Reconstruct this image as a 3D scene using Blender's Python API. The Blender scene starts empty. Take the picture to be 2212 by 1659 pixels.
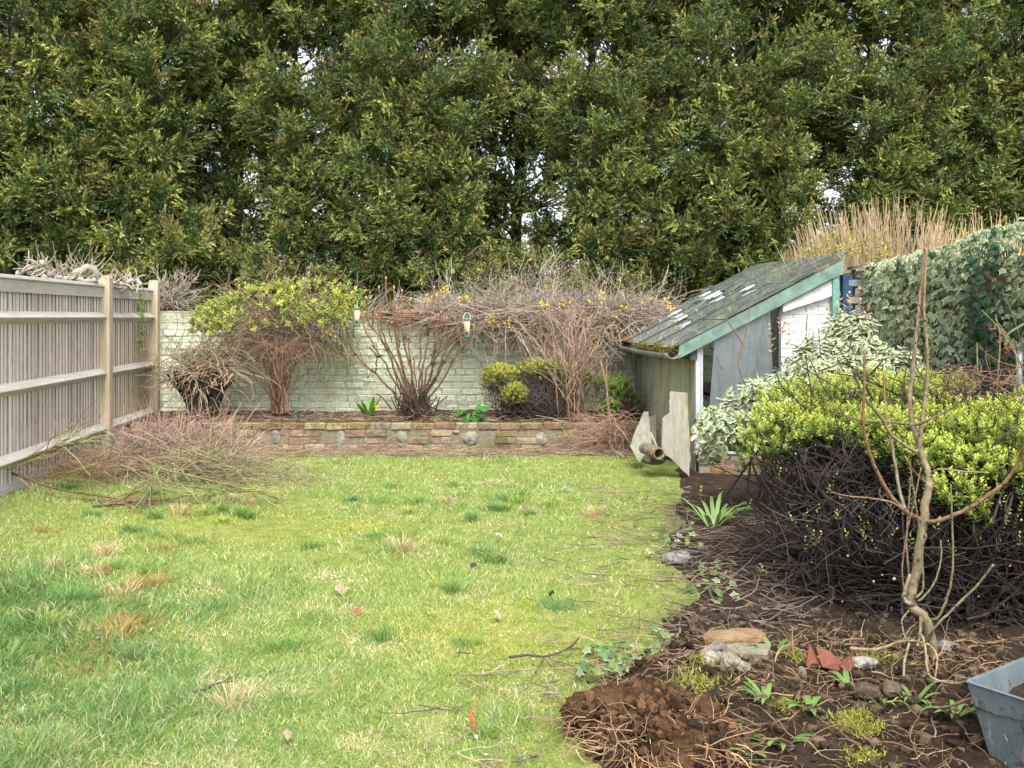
import bpy, bmesh, math, random
import numpy as np
from mathutils import Vector, Matrix

# ------------------------------------------------------------------ camera, sky, sun, exposure
SC = bpy.context.scene
COL = SC.collection
cam_d = bpy.data.cameras.new("camera"); cam = bpy.data.objects.new("camera", cam_d); COL.objects.link(cam)
cam.location = (0, 0, 1.4); cam.rotation_euler = (math.radians(90), 0, 0)
cam_d.sensor_fit = 'HORIZONTAL'; cam_d.sensor_width = 36; cam_d.lens = 33.75
cam_d.shift_y = -0.0664; cam_d.clip_start = 0.05; cam_d.clip_end = 2000
SC.camera = cam

SUN_EL, SUN_AZ = 54, 172          # azimuth clockwise from +Y: behind the camera
w = bpy.data.worlds.new("World"); SC.world = w; w.use_nodes = True
nt = w.node_tree; bg = nt.nodes['Background']
sky = nt.nodes.new('ShaderNodeTexSky'); sky.sky_type = 'NISHITA'; sky.sun_disc = False
sky.sun_elevation = math.radians(SUN_EL); sky.sun_rotation = math.radians(SUN_AZ)
sky.air_density = 1.0; sky.dust_density = 3.0; sky.ozone_density = 1.0
hs = nt.nodes.new('ShaderNodeHueSaturation'); hs.inputs['Saturation'].default_value = 0.32   # cloud-white sky
nt.links.new(sky.outputs[0], hs.inputs['Color']); nt.links.new(hs.outputs[0], bg.inputs[0])
bg.inputs[1].default_value = 0.15
sun_d = bpy.data.lights.new("sun", 'SUN'); sun = bpy.data.objects.new("sun", sun_d); COL.objects.link(sun)
sun_d.energy = 1.5; sun_d.angle = math.radians(24); sun_d.color = (1.0, 0.95, 0.87)
_a, _e = math.radians(SUN_AZ), math.radians(SUN_EL)
sun_dir = Vector((math.sin(_a) * math.cos(_e), math.cos(_a) * math.cos(_e), math.sin(_e)))
sun.rotation_euler = sun_dir.to_track_quat('Z', 'Y').to_euler()
SC.view_settings.view_transform = 'Standard'; SC.view_settings.look = 'None'
SC.view_settings.exposure = 1.5; SC.view_settings.gamma = 1.0
SC.cycles.use_adaptive_sampling = True; SC.cycles.adaptive_threshold = .02; SC.cycles.max_bounces = 4; SC.cycles.diffuse_bounces = 2; SC.cycles.glossy_bounces = 2; SC.cycles.transparent_max_bounces = 12
SC.cycles.use_denoising = True

# ------------------------------------------------------------------ helpers
F, CX, HY, H = 2073.6, 1106., 683., 1.4
def at(x, y, Y): return np.array([(x - CX) / F * Y, Y, H - (y - HY) / F * Y])
def gr(x, y, z=0.): return at(x, y, (H - z) * F / (y - HY))
A3 = lambda *a: np.array(a, dtype=float)
UP = A3(0, 0, 1)
def nrm(v): return v / np.maximum(np.linalg.norm(v, axis=-1, keepdims=True), 1e-9)
def R(seed): return np.random.default_rng(seed)
def sn(p, seed=0, f=1., octv=3):
    """cheap smooth noise, about -1..1"""
    r = R(seed); out = 0; amp = 1.; tot = 0
    for o in range(octv):
        for k in range(4):
            d = nrm(r.normal(size=p.shape[-1])) * f * (0.7 + 0.6 * r.random())
            out = out + amp * np.sin(p @ d * 6.283 + r.random() * 6.283); tot += amp
        f *= 2.1; amp *= .55
    return out / tot * 1.8

class Geo:
    def __init__(s): s.v = []; s.c = []; s.q = []; s.t = []; s.n = 0
    def add(s, v, c, q=None, t=None):
        v = np.asarray(v, float).reshape(-1, 3)
        c = np.broadcast_to(np.asarray(c, float), (len(v), 3)) if np.ndim(c) < 2 else np.asarray(c, float).reshape(-1, 3)
        s.v.append(v); s.c.append(c)
        if q is not None and len(q): s.q.append(np.asarray(q).reshape(-1, 4) + s.n)
        if t is not None and len(t): s.t.append(np.asarray(t).reshape(-1, 3) + s.n)
        s.n += len(v)
    def mesh(s, name, mat, org=(0, 0, 0), smooth=False):
        me = bpy.data.meshes.new(name)
        V = (np.concatenate(s.v) - np.asarray(org)).astype(np.float32)
        Q = np.concatenate(s.q) if s.q else np.zeros((0, 4), int)
        T = np.concatenate(s.t) if s.t else np.zeros((0, 3), int)
        me.vertices.add(len(V)); me.vertices.foreach_set('co', V.ravel())
        li = np.concatenate([Q.ravel(), T.ravel()]).astype(np.int32)
        me.loops.add(len(li)); me.loops.foreach_set('vertex_index', li)
        ls = np.concatenate([np.arange(len(Q)) * 4, len(Q) * 4 + np.arange(len(T)) * 3]).astype(np.int32)
        me.polygons.add(len(ls)); me.polygons.foreach_set('loop_start', ls)
        me.polygons.foreach_set('use_smooth', np.full(len(ls), bool(smooth)))
        me.update(calc_edges=True)
        C = np.concatenate(s.c); C4 = np.ones((len(C), 4), np.float32); C4[:, :3] = np.clip(C, 0, 1)
        a = me.color_attributes.new('Col', 'FLOAT_COLOR', 'POINT'); a.data.foreach_set('color', C4.ravel())
        me.materials.append(mat)
        return me
    def build(s, name, mat, parent=None, org=None, smooth=False, kind=None):
        o0 = tuple(parent_base(parent)) if parent is not None else (org if org is not None else (0, 0, 0))
        o = bpy.data.objects.new(name, s.mesh(name, mat, o0, smooth)); COL.objects.link(o)
        if parent is not None: o.parent = parent
        else: o.location = o0
        if kind: o['kind'] = kind
        return o
def parent_base(p):
    v = np.zeros(3)
    while p is not None: v = v + np.array(p.location); p = p.parent
    return v
def tag(o, label=None, cat=None, group=None, kind=None):
    if label: o['label'] = label
    if cat: o['category'] = cat
    if group: o['group'] = group
    if kind: o['kind'] = kind
    return o
def thing(name, label, cat, loc=(0, 0, 0), group=None):
    o = bpy.data.objects.new(name, None); COL.objects.link(o); o.location = tuple(loc); o.empty_display_size = .1
    return tag(o, label, cat, group)
def copy_tree(o, parent=None):
    c = o.copy(); COL.objects.link(c); c.parent = parent
    for ch in list(o.children): copy_tree(ch, c)
    return c

def grow(r, S, D, L, n, wob=.2, up=0., drift=None):
    P = [S]; d = nrm(D); st = (np.broadcast_to(L, (len(S),)) / (n - 1))[:, None]
    for i in range(n - 1):
        d = d + wob * r.normal(size=d.shape); d[:, 2] += up
        if drift is not None: d = d + drift
        d = nrm(d); P.append(P[-1] + d * st)
    return np.stack(P, 1)
def sub(r, P, k, t0=.2, t1=1.):
    """k points on each path: start, tangent"""
    K, n, _ = P.shape
    i = np.repeat(np.arange(K), k); t = (t0 + (t1 - t0) * r.random(len(i))) * (n - 1.001)
    j = t.astype(int); f = (t - j)[:, None]
    return P[i, j] * (1 - f) + P[i, j + 1] * f, nrm(P[i, j + 1] - P[i, j]), i
def tube(g, P, r0, r1, col, sides=3, jit=0., rng=None, rad=None, cap=False, tipcol=None):
    P = np.asarray(P, float); K, n, _ = P.shape
    T = nrm(np.gradient(P, axis=1))
    ref = np.where(np.abs(T[:, :1, 2:3]) > .9, A3(1, 0, 0), UP)
    ref = np.broadcast_to(ref, T.shape)
    N = nrm(np.cross(T, ref)); B = np.cross(T, N)
    a = np.arange(sides) * 2 * math.pi / sides
    tt = np.linspace(0, 1, n)[None, :]
    r0 = np.broadcast_to(r0, (K,))[:, None]; r1 = np.broadcast_to(r1, (K,))[:, None]
    rr = (r0 + (r1 - r0) * tt) if rad is None else rad
    V = P[:, :, None] + rr[:, :, None, None] * (np.cos(a)[None, None, :, None] * N[:, :, None] + np.sin(a)[None, None, :, None] * B[:, :, None])
    c = np.broadcast_to(np.asarray(col, float), (K, 3)).copy()
    if jit: c = c * (1 + jit * (2 * rng.random((K, 1)) - 1)) * (1 + .3 * jit * (2 * rng.random((K, 3)) - 1))
    C = np.broadcast_to(c[:, None, None, :], V.shape).copy()
    if tipcol is not None:
        wt = (tt ** 1.5)[:, :, None, None]; C = C * (1 - wt) + np.asarray(tipcol) * wt
    base = (np.arange(K) * n * sides)[:, None, None]
    i = np.arange(n - 1)[None, :, None] * sides; s = np.arange(sides)[None, None, :]; s2 = (s + 1) % sides
    q = np.stack([base + i + s, base + i + s2, base + i + sides + s2, base + i + sides + s], -1)
    tr = None
    if cap:
        e = (np.arange(K) * n * sides + (n - 1) * sides)[:, None]
        k = np.arange(1, sides - 1)[None, :]
        tr = np.stack([e + 0 * k, e + k, e + k + 1], -1)
    g.add(V, C.reshape(-1, 3), q, tr)

# leaf templates: verts (x side, y along, z normal), quads, tris, margin weight
def T_kite(wd=.3, bend=.12): return (A3([0, 0, 0], [wd / 2, .45, -bend * .3], [0, 1, bend], [-wd / 2, .45, -bend * .3]), [[0, 1, 2, 3]], [], np.zeros(4))
def T_fold(wd=.4): return (A3([0, 0, 0], [wd / 2, .45, .10], [0, 1, -.05], [-wd / 2, .45, .10], [0, .5, 0]), [[0, 1, 2, 4], [0, 4, 2, 3]], [], np.zeros(5))
def T_margin(rim, cen, inner=.72):
    rim = np.array([(x, y, -.12 * abs(x) - .10 * y * y) for x, y in rim], float); n = len(rim); c = A3(cen[0], cen[1], .05)
    inn = c + (rim - c) * inner; inn[:, 2] += .02
    v = np.concatenate([rim, inn, [c]]); k = np.arange(n); k2 = (k + 1) % n
    return v, np.stack([k, k2, k2 + n, k + n], 1), np.stack([k + n, k2 + n, 0 * k + 2 * n], 1), np.concatenate([np.ones(n), np.full(n, .12), [0]])
_hr = [(.34, -.12), (.36, .14), (.56, .46), (.24, .52)]
IVY = T_margin([(0, 0)] + _hr + [(0, 1.)] + [(-x, y) for x, y in _hr[::-1]], (0, .3), .76)
_ov = [(.20, .12), (.31, .42), (.24, .74)]
OVAL = T_margin([(0, 0)] + _ov + [(0, 1.)] + [(-x, y) for x, y in _ov[::-1]], (0, .45), .66)
def leaves(g, T, P, D, Nn, S, ca, cb=None, jit=.2, rng=None, wid=1.):
    v, q, t, wm = T; K = len(P); D = nrm(D)
    X = nrm(np.cross(D, Nn)); Z = np.cross(X, D); S = np.broadcast_to(S, (K,))[:, None, None]
    V = P[:, None] + S * (v[None, :, :1] * wid * X[:, None] + v[None, :, 1:2] * D[:, None] + v[None, :, 2:] * Z[:, None])
    ca = np.broadcast_to(np.asarray(ca, float), (K, 3)); cb = ca if cb is None else np.broadcast_to(np.asarray(cb, float), (K, 3))
    C = ca[:, None] * (1 - wm)[None, :, None] + cb[:, None] * wm[None, :, None]
    if jit: C = C * (1 + jit * (2 * rng.random((K, 1, 1)) - 1)) * (1 + .25 * jit * (2 * rng.random((K, 1, 3)) - 1))
    base = (np.arange(K) * len(v))[:, None, None]
    g.add(V, C.reshape(-1, 3), base + np.asarray(q)[None] if len(q) else None, base + np.asarray(t)[None] if len(t) else None)
def mixc(a, b, t): t = np.asarray(t)[:, None]; return np.asarray(a) * (1 - t) + np.asarray(b) * t
def rdir(r, K): return nrm(r.normal(size=(K, 3)))

def box(g, x0, x1, y0, y1, z0, z1, col):
    v = [(x, y, z) for z in (z0, z1) for y in (y0, y1) for x in (x0, x1)]
    g.add(v, col, [[0, 2, 3, 1], [4, 5, 7, 6], [0, 1, 5, 4], [2, 6, 7, 3], [0, 4, 6, 2], [1, 3, 7, 5]])
def prism(g, poly, axis_a, axis_b, axis_n, th, org, col):
    """polygon (a,b) extruded by th along axis_n; poly must be convex or star-shaped about its mean"""
    poly = np.asarray(poly, float); n = len(poly); a, b, nn = map(np.asarray, (axis_a, axis_b, axis_n))
    f = np.asarray(org) + poly[:, :1] * a + poly[:, 1:] * b; k = np.arange(n); k2 = (k + 1) % n
    c0 = f.mean(0)
    v = np.concatenate([f, f + nn * th, [c0, c0 + nn * th]])
    t = np.concatenate([np.stack([k2, k, 0 * k + 2 * n], 1), np.stack([k + n, k2 + n, 0 * k + 2 * n + 1], 1)])
    g.add(v, col, np.stack([k, k2, k2 + n, k + n], 1), t)
_ICO = {}
def ico(s):
    if s not in _ICO:
        bm = bmesh.new(); bmesh.ops.create_icosphere(bm, subdivisions=s, radius=1)
        bm.verts.ensure_lookup_table()
        _ICO[s] = (np.array([v.co[:] for v in bm.verts]), np.array([[v.index for v in f.verts] for f in bm.faces])); bm.free()
    return _ICO[s]
def blob(g, c, size, col, seed, sub_=3, rough=.2, flat=0., freq=.35):
    v, t = ico(sub_); d = 1 + rough * sn(v, seed, freq, 3)
    p = v * d[:, None]
    if flat: p = np.sign(p) * np.minimum(np.abs(p), 1 - flat * .3)
    g.add(p * np.asarray(size) + np.asarray(c), np.asarray(col) * (1 + .12 * sn(v, seed + 5, .8, 2))[:, None], None, t)
def chamfer_mesh(name, L, D, Hh, b, seed, jit, mat):
    bm = bmesh.new(); bmesh.ops.create_cube(bm, size=1)
    for v in bm.verts: v.co = Vector((v.co.x * L, v.co.y * D, v.co.z * Hh))
    bmesh.ops.bevel(bm, geom=list(bm.edges), offset=b, segments=1, affect='EDGES', profile=.5)
    rr = random.Random(seed)
    for v in bm.verts: v.co += Vector((rr.uniform(-1, 1), rr.uniform(-1, 1), rr.uniform(-1, 1))) * jit
    me = bpy.data.meshes.new(name); bm.to_mesh(me); bm.free(); me.materials.append(mat)
    return me
def mesh_np(me):
    v = np.array([x.co[:] for x in me.vertices])
    return v, [list(p.vertices) for p in me.polygons]

# ------------------------------------------------------------------ materials
def newmat(name):
    m = bpy.data.materials.new(name); m.use_nodes = True
    return m, m.node_tree, m.node_tree.nodes['Principled BSDF'], m.node_tree.nodes['Material Output']
def nd(nt, typ, **kw):
    n = nt.nodes.new(typ)
    for k, v in kw.items():
        if hasattr(n, k): setattr(n, k, v)
        else: n.inputs[k].default_value = v
    return n
def noise(nt, scale, detail=4, vec=None, rough=.6, scl=None):
    n = nd(nt, 'ShaderNodeTexNoise'); n.inputs['Scale'].default_value = scale; n.inputs['Detail'].default_value = detail; n.inputs['Roughness'].default_value = rough
    if vec is None: vec = nd(nt, 'ShaderNodeNewGeometry').outputs['Position']
    if scl:
        mp = nd(nt, 'ShaderNodeMapping'); mp.inputs['Scale'].default_value = scl; nt.links.new(vec, mp.inputs[0]); vec = mp.outputs[0]
    nt.links.new(vec, n.inputs['Vector']); return n.outputs['Fac']
def ramp(nt, fac, stops):
    n = nd(nt, 'ShaderNodeValToRGB'); e = n.color_ramp.elements
    while len(e) < len(stops): e.new(.5)
    for k, (p, c) in enumerate(stops): e[k].position = p; e[k].color = (*c, 1) if len(c) == 3 else c
    nt.links.new(fac, n.inputs[0]); return n.outputs[0]
def mix(nt, fac, a, b, typ='MIX'):
    n = nd(nt, 'ShaderNodeMix', data_type='RGBA', blend_type=typ)
    for k, x in ((0, fac), (6, a), (7, b)):
        if hasattr(x, 'is_linked') or isinstance(x, bpy.types.NodeSocket): nt.links.new(x, n.inputs[k])
        elif k == 0: n.inputs[0].default_value = x
        else: n.inputs[k].default_value = (*x, 1)
    return n.outputs[2]
def bump(nt, bsdf, h, st, dist=.01):
    b = nd(nt, 'ShaderNodeBump'); b.inputs['Strength'].default_value = st; b.inputs['Distance'].default_value = dist
    nt.links.new(h, b.inputs['Height']); nt.links.new(b.outputs[0], bsdf.inputs['Normal'])
g01 = lambda v: (v, v, v)
def mat_col(name, rough=.8, ns=30., na=.35, bs=None, bst=.4, bd=.006, spec=.3, metal=0.):
    m, nt, b, o = newmat(name)
    a = nd(nt, 'ShaderNodeAttribute', attribute_name='Col').outputs['Color']
    f = noise(nt, ns, 5)
    c = mix(nt, 1., a, ramp(nt, f, [(.25, g01(1 - na)), (.75, g01(1 + na * .6))]), 'MULTIPLY')
    nt.links.new(c, b.inputs['Base Color']); b.inputs['Roughness'].default_value = rough; b.inputs['Specular IOR Level'].default_value = spec; b.inputs['Metallic'].default_value = metal
    if bs: bump(nt, b, noise(nt, bs, 5), bst, bd)
    return m
def mat_leaf(name, rough=.5, tr=.3, spec=.35):
    m, nt, b, o = newmat(name)
    a = nd(nt, 'ShaderNodeAttribute', attribute_name='Col').outputs['Color']
    nt.links.new(a, b.inputs['Base Color']); b.inputs['Roughness'].default_value = rough; b.inputs['Specular IOR Level'].default_value = spec
    t = nd(nt, 'ShaderNodeBsdfTranslucent'); nt.links.new(a, t.inputs[0])
    mx = nd(nt, 'ShaderNodeMixShader'); mx.inputs[0].default_value = tr
    nt.links.new(b.outputs[0], mx.inputs[1]); nt.links.new(t.outputs[0], mx.inputs[2]); nt.links.new(mx.outputs[0], o.inputs[0])
    return m
M_twig = mat_col('twig bark', .85, 40, .4)
M_bark = mat_col('bark', .9, 25, .5, 60, .6, .01)
M_leaf = mat_leaf('leaf')
M_glossleaf = mat_leaf('glossy leaf', .38, .22, .5)
M_conif = mat_leaf('conifer spray', .65, .18, .2)
M_grass = mat_leaf('grass blade', .55, .35, .3)
M_stone = mat_col('stone', .9, 24, .75, 45, 1., .02, .15)
M_soilc = mat_col('soil clod', .95, 60, .5, 120, .9, .01, .1)
M_paint = mat_col('painted thing', .6, 9, .55, 40, .5, .004)
M_plain = mat_col('plain matt', .6, 20, .2)

def mat_rock(name, st):
    m, nt, b, o = newmat(name); f = noise(nt, 14, 7, None, .7); nt.links.new(ramp(nt, f, st), b.inputs['Base Color']); b.inputs['Roughness'].default_value = .9; bump(nt, b, noise(nt, 35, 7, None, .75), 1., .012); return m
def mat_wood():
    m, nt, b, o = newmat('weathered fence wood')
    rnd = nd(nt, 'ShaderNodeObjectInfo').outputs['Random']
    pos = nd(nt, 'ShaderNodeNewGeometry').outputs['Position']
    add = nd(nt, 'ShaderNodeVectorMath', operation='ADD'); nt.links.new(pos, add.inputs[0])
    cmb = nd(nt, 'ShaderNodeCombineXYZ'); mm = nd(nt, 'ShaderNodeMath', operation='MULTIPLY'); mm.inputs[1].default_value = 9.
    nt.links.new(rnd, mm.inputs[0]); nt.links.new(mm.outputs[0], cmb.inputs[2]); nt.links.new(cmb.outputs[0], add.inputs[1])
    v = add.outputs[0]
    base = ramp(nt, rnd, [(0, (.55, .49, .43)), (.3, (.70, .67, .62)), (.55, (.62, .56, .50)), (.8, (.80, .78, .74)), (1, (.56, .53, .50))])
    st = noise(nt, 6, 5, v, .7, (9, 9, .5))
    c = mix(nt, 1., base, ramp(nt, st, [(.2, g01(.55)), (.5, g01(1.)), (.8, g01(1.25))]), 'MULTIPLY')
    pink = noise(nt, 3, 3, v, .6, (14, 14, .8))
    c = mix(nt, ramp(nt, pink, [(.5, g01(0)), (.75, g01(.55))]), c, (.30, .215, .165))
    kn = noise(nt, 9, 2, v, .5, (2.5, 2.5, .8))
    c = mix(nt, ramp(nt, kn, [(.70, g01(0)), (.76, g01(.8))]), c, (.10, .075, .06))
    # green algae at the far, damp end of the fence
    sx = nd(nt, 'ShaderNodeSeparateXYZ'); nt.links.new(pos, sx.inputs[0])
    mr = nd(nt, 'ShaderNodeMapRange'); mr.inputs[1].default_value = 9.4; mr.inputs[2].default_value = 10.5; nt.links.new(sx.outputs[1], mr.inputs[0])
    mz = nd(nt, 'ShaderNodeMapRange'); mz.inputs[1].default_value = 1.45; mz.inputs[2].default_value = .8; nt.links.new(sx.outputs[2], mz.inputs[0])
    al = nd(nt, 'ShaderNodeMath', operation='MULTIPLY'); nt.links.new(mr.outputs[0], al.inputs[0]); nt.links.new(mz.outputs[0], al.inputs[1])
    al2 = nd(nt, 'ShaderNodeMath', operation='MULTIPLY'); nt.links.new(al.outputs[0], al2.inputs[0]); nt.links.new(ramp(nt, noise(nt, 5, 4), [(.3, g01(.4)), (.7, g01(1))]), al2.inputs[1])
    c = mix(nt, al2.outputs[0], c, (.42, .42, .10))
    nt.links.new(c, b.inputs['Base Color']); b.inputs['Roughness'].default_value = .85; b.inputs['Specular IOR Level'].default_value = .2
    bump(nt, b, st, .5, .004)
    return m
M_wood = mat_wood(); M_edge = mat_rock('board edge', [(.25, (.16, .105, .075)), (.5, (.26, .18, .135)), (.8, (.36, .27, .21))])
def mat_post():
    m, nt, b, o = newmat('post wood')
    st = noise(nt, 7, 5, None, .7, (8, 8, .45))
    c = ramp(nt, st, [(.2, (.26, .19, .12)), (.45, (.42, .33, .23)), (.6, (.50, .42, .32)), (.85, (.58, .53, .45))])
    c = mix(nt, ramp(nt, noise(nt, 2.2, 3), [(.45, g01(0)), (.7, g01(.5))]), c, (.27, .235, .09))
    nt.links.new(c, b.inputs['Base Color']); b.inputs['Roughness'].default_value = .85; bump(nt, b, st, .4, .004)
    return m
M_post = mat_post()
def mat_rail():
    m, nt, b, o = newmat('rail wood')
    st = noise(nt, 6, 5, None, .7, (5, .35, 12))
    c = ramp(nt, st, [(.2, (.32, .29, .255)), (.5, (.48, .45, .41)), (.8, (.64, .61, .57))])
    c = mix(nt, ramp(nt, noise(nt, 3, 3), [(.5, g01(0)), (.75, g01(.45))]), c, (.27, .27, .14))
    nt.links.new(c, b.inputs['Base Color']); b.inputs['Roughness'].default_value = .85; bump(nt, b, st, .4, .004)
    return m
M_rail = mat_rail()
def mat_brick(name, pal, dirt=(.10, .085, .06), moss=.0, bst=.7, rgh=.9):
    m, nt, b, o = newmat(name)
    rnd = nd(nt, 'ShaderNodeObjectInfo').outputs['Random']
    c = ramp(nt, rnd, [(k / max(1, len(pal) - 1), p) for k, p in enumerate(pal)])
    f = noise(nt, 22, 6)
    c = mix(nt, 1., c, ramp(nt, f, [(.25, g01(.55)), (.55, g01(1.)), (.8, g01(1.3))]), 'MULTIPLY')
    c = mix(nt, ramp(nt, noise(nt, 9, 5), [(.55, g01(0)), (.68, g01(.75))]), c, dirt)
    c = mix(nt, ramp(nt, noise(nt, 14, 4), [(.6, g01(0)), (.72, g01(.5))]), c, (.42, .39, .33))
    if moss: c = mix(nt, ramp(nt, noise(nt, 3.2, 5), [(.60 - moss * .08, g01(0)), (.70, g01(.85))]), c, (.075, .085, .018))
    nt.links.new(c, b.inputs['Base Color']); b.inputs['Roughness'].default_value = rgh; b.inputs['Specular IOR Level'].default_value = .15
    bump(nt, b, noise(nt, 45, 6), bst, .012)
    return m
M_brick = mat_brick('garden brick', [(.24, .16, .085), (.30, .225, .13), (.20, .12, .085), (.32, .245, .14), (.22, .125, .09), (.27, .225, .16), (.34, .27, .165), (.18, .13, .10)], moss=1.)
M_mortar = mat_col('mortar', .95, 30, .5, 60, .8, .01, .1)
def mat_painted(name, paint, paint2, dirtc, expo, ez=.63, dz=(.5, .68), top=None):
    m, nt, b, o = newmat(name)
    c = mix(nt, ramp(nt, noise(nt, 2.2, 4), [(.35, g01(0)), (.65, g01(1))]), paint, paint2)
    c = mix(nt, 1., c, ramp(nt, noise(nt, 26, 6), [(.2, g01(.72)), (.5, g01(1.)), (.8, g01(1.1))]), 'MULTIPLY')
    c = mix(nt, ramp(nt, noise(nt, 1.7, 6, None, .68), [(dz[0], g01(0)), (dz[1], g01(.75))]), c, dirtc)
    c = mix(nt, ramp(nt, noise(nt, 7.5, 5), [(ez, g01(0)), (ez + .05, g01(.85))]), c, expo)
    if top:
        sx = nd(nt, 'ShaderNodeSeparateXYZ'); nt.links.new(nd(nt, 'ShaderNodeNewGeometry').outputs['Position'], sx.inputs[0])
        mr = nd(nt, 'ShaderNodeMapRange'); mr.inputs[1].default_value = top - .12; mr.inputs[2].default_value = top; nt.links.new(sx.outputs[2], mr.inputs[0])
        mu = nd(nt, 'ShaderNodeMath', operation='MULTIPLY'); nt.links.new(mr.outputs[0], mu.inputs[0]); nt.links.new(ramp(nt, noise(nt, 6, 5), [(.3, g01(.3)), (.6, g01(1))]), mu.inputs[1])
        c = mix(nt, mu.outputs[0], c, (.24, .19, .135))
    nt.links.new(c, b.inputs['Base Color']); b.inputs['Roughness'].default_value = .9; b.inputs['Specular IOR Level'].default_value = .15
    bump(nt, b, noise(nt, 38, 6, None, .7), .9, .016)
    return m
M_mint = mat_painted('flaking mint paint', (.68, .70, .55), (.57, .62, .46), (.30, .285, .19), (.30, .17, .11), .63, (.46, .70), 1.40)
M_white = mat_painted('flaking white paint', (.74, .74, .72), (.66, .66, .63), (.40, .37, .31), (.30, .25, .2), .70, (.58, .74))
M_bluebrick = mat_painted('blue stained brick', (.10, .16, .24), (.26, .26, .24), (.13, .11, .09), (.28, .26, .22), .50, (.5, .62))
def mat_glass():
    m, nt, b, o = newmat('old glass')
    t = nd(nt, 'ShaderNodeBsdfTransparent'); t.inputs[0].default_value = (.66, .74, .71, 1)
    gl = nd(nt, 'ShaderNodeBsdfGlossy'); gl.inputs['Roughness'].default_value = .04; gl.inputs[0].default_value = (.9, .95, .95, 1)
    fr = nd(nt, 'ShaderNodeFresnel'); fr.inputs[0].default_value = 1.6
    df = nd(nt, 'ShaderNodeBsdfDiffuse'); df.inputs[0].default_value = (.36, .40, .36, 1)
    m1 = nd(nt, 'ShaderNodeMixShader'); nt.links.new(fr.outputs[0], m1.inputs[0]); nt.links.new(t.outputs[0], m1.inputs[1]); nt.links.new(gl.outputs[0], m1.inputs[2])
    m2 = nd(nt, 'ShaderNodeMixShader'); nt.links.new(ramp(nt, noise(nt, 5, 6, None, .7, (1, 3, 1)), [(.35, g01(.06)), (.75, g01(.45))]), m2.inputs[0])
    nt.links.new(m1.outputs[0], m2.inputs[1]); nt.links.new(df.outputs[0], m2.inputs[2]); nt.links.new(m2.outputs[0], o.inputs[0])
    return m
M_glass = mat_glass()
def mat_clear():
    m, nt, b, o = newmat('window glass'); t = nd(nt, 'ShaderNodeBsdfTransparent'); t.inputs[0].default_value = (.93, .95, .95, 1)
    gl = nd(nt, 'ShaderNodeBsdfGlossy'); gl.inputs['Roughness'].default_value = .02; fr = nd(nt, 'ShaderNodeFresnel'); fr.inputs[0].default_value = 1.45
    m1 = nd(nt, 'ShaderNodeMixShader'); nt.links.new(fr.outputs[0], m1.inputs[0]); nt.links.new(t.outputs[0], m1.inputs[1]); nt.links.new(gl.outputs[0], m1.inputs[2]); nt.links.new(m1.outputs[0], o.inputs[0]); return m
M_clear = mat_clear()
def mat_film():
    m, nt, b, o = newmat('clouded polythene')
    t = nd(nt, 'ShaderNodeBsdfTransparent'); t.inputs[0].default_value = (.9, .92, .93, 1)
    tl = nd(nt, 'ShaderNodeBsdfTranslucent'); tl.inputs[0].default_value = (.8, .82, .84, 1)
    b.inputs['Base Color'].default_value = (.86, .88, .90, 1); b.inputs['Roughness'].default_value = .3
    m1 = nd(nt, 'ShaderNodeMixShader'); m1.inputs[0].default_value = .12; nt.links.new(b.outputs[0], m1.inputs[1]); nt.links.new(tl.outputs[0], m1.inputs[2])
    m2 = nd(nt, 'ShaderNodeMixShader'); nt.links.new(ramp(nt, noise(nt, 6, 4), [(.3, g01(.0)), (.7, g01(.30))]), m2.inputs[0])
    nt.links.new(m1.outputs[0], m2.inputs[1]); nt.links.new(t.outputs[0], m2.inputs[2]); nt.links.new(m2.outputs[0], o.inputs[0])
    return m
M_film = mat_film()
def mat_sheet():
    m, nt, b, o = newmat('mossy cement sheet')
    c = ramp(nt, noise(nt, 5, 6, None, .7, (2, 2, .45)), [(.25, (.17, .17, .12)), (.45, (.30, .295, .20)), (.6, (.38, .37, .25)), (.8, (.46, .45, .36))])
    c = mix(nt, ramp(nt, noise(nt, 3, 4, None, .6, (2.5, 2.5, .5)), [(.52, g01(0)), (.68, g01(.75))]), c, (.10, .105, .085))
    nt.links.new(c, b.inputs['Base Color']); b.inputs['Roughness'].default_value = .9; bump(nt, b, noise(nt, 60, 5), .4, .005)
    return m
M_sheet = mat_sheet()
def mat_slab():
    m, nt, b, o = newmat('broken cement board')
    c = ramp(nt, noise(nt, 7, 6, None, .75, (5, 5, .7)), [(.25, (.17, .16, .12)), (.5, (.28, .265, .215)), (.75, (.37, .355, .30))])
    c = mix(nt, ramp(nt, noise(nt, 4.2, 4, None, .6, (2, 2, .8)), [(.56, g01(0)), (.68, g01(.8))]), c, (.20, .20, .06))
    c = mix(nt, ramp(nt, noise(nt, 90, 3), [(.62, g01(0)), (.7, g01(.6))]), c, (.46, .44, .40))
    nt.links.new(c, b.inputs['Base Color']); b.inputs['Roughness'].default_value = .9; bump(nt, b, noise(nt, 50, 6), .5, .006)
    return m
M_slab = mat_slab()
def mat_galv():
    m, nt, b, o = newmat('galvanised steel')
    c = ramp(nt, noise(nt, 5, 6, None, .7, (3, 3, 1)), [(.25, (.10, .135, .15)), (.5, (.15, .19, .21)), (.8, (.22, .265, .285))])
    c = mix(nt, ramp(nt, noise(nt, 13, 4), [(.58, g01(0)), (.66, g01(.9))]), c, (.09, .065, .045))
    c = mix(nt, ramp(nt, noise(nt, 9, 4, None, .6, (6, 6, .6)), [(.62, g01(0)), (.72, g01(.6))]), c, (.42, .48, .50))
    nt.links.new(c, b.inputs['Base Color']); b.inputs['Metallic'].default_value = .35; b.inputs['Roughness'].default_value = .5
    bump(nt, b, noise(nt, 40, 3), .15, .003)
    return m
M_galv = mat_galv()
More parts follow.
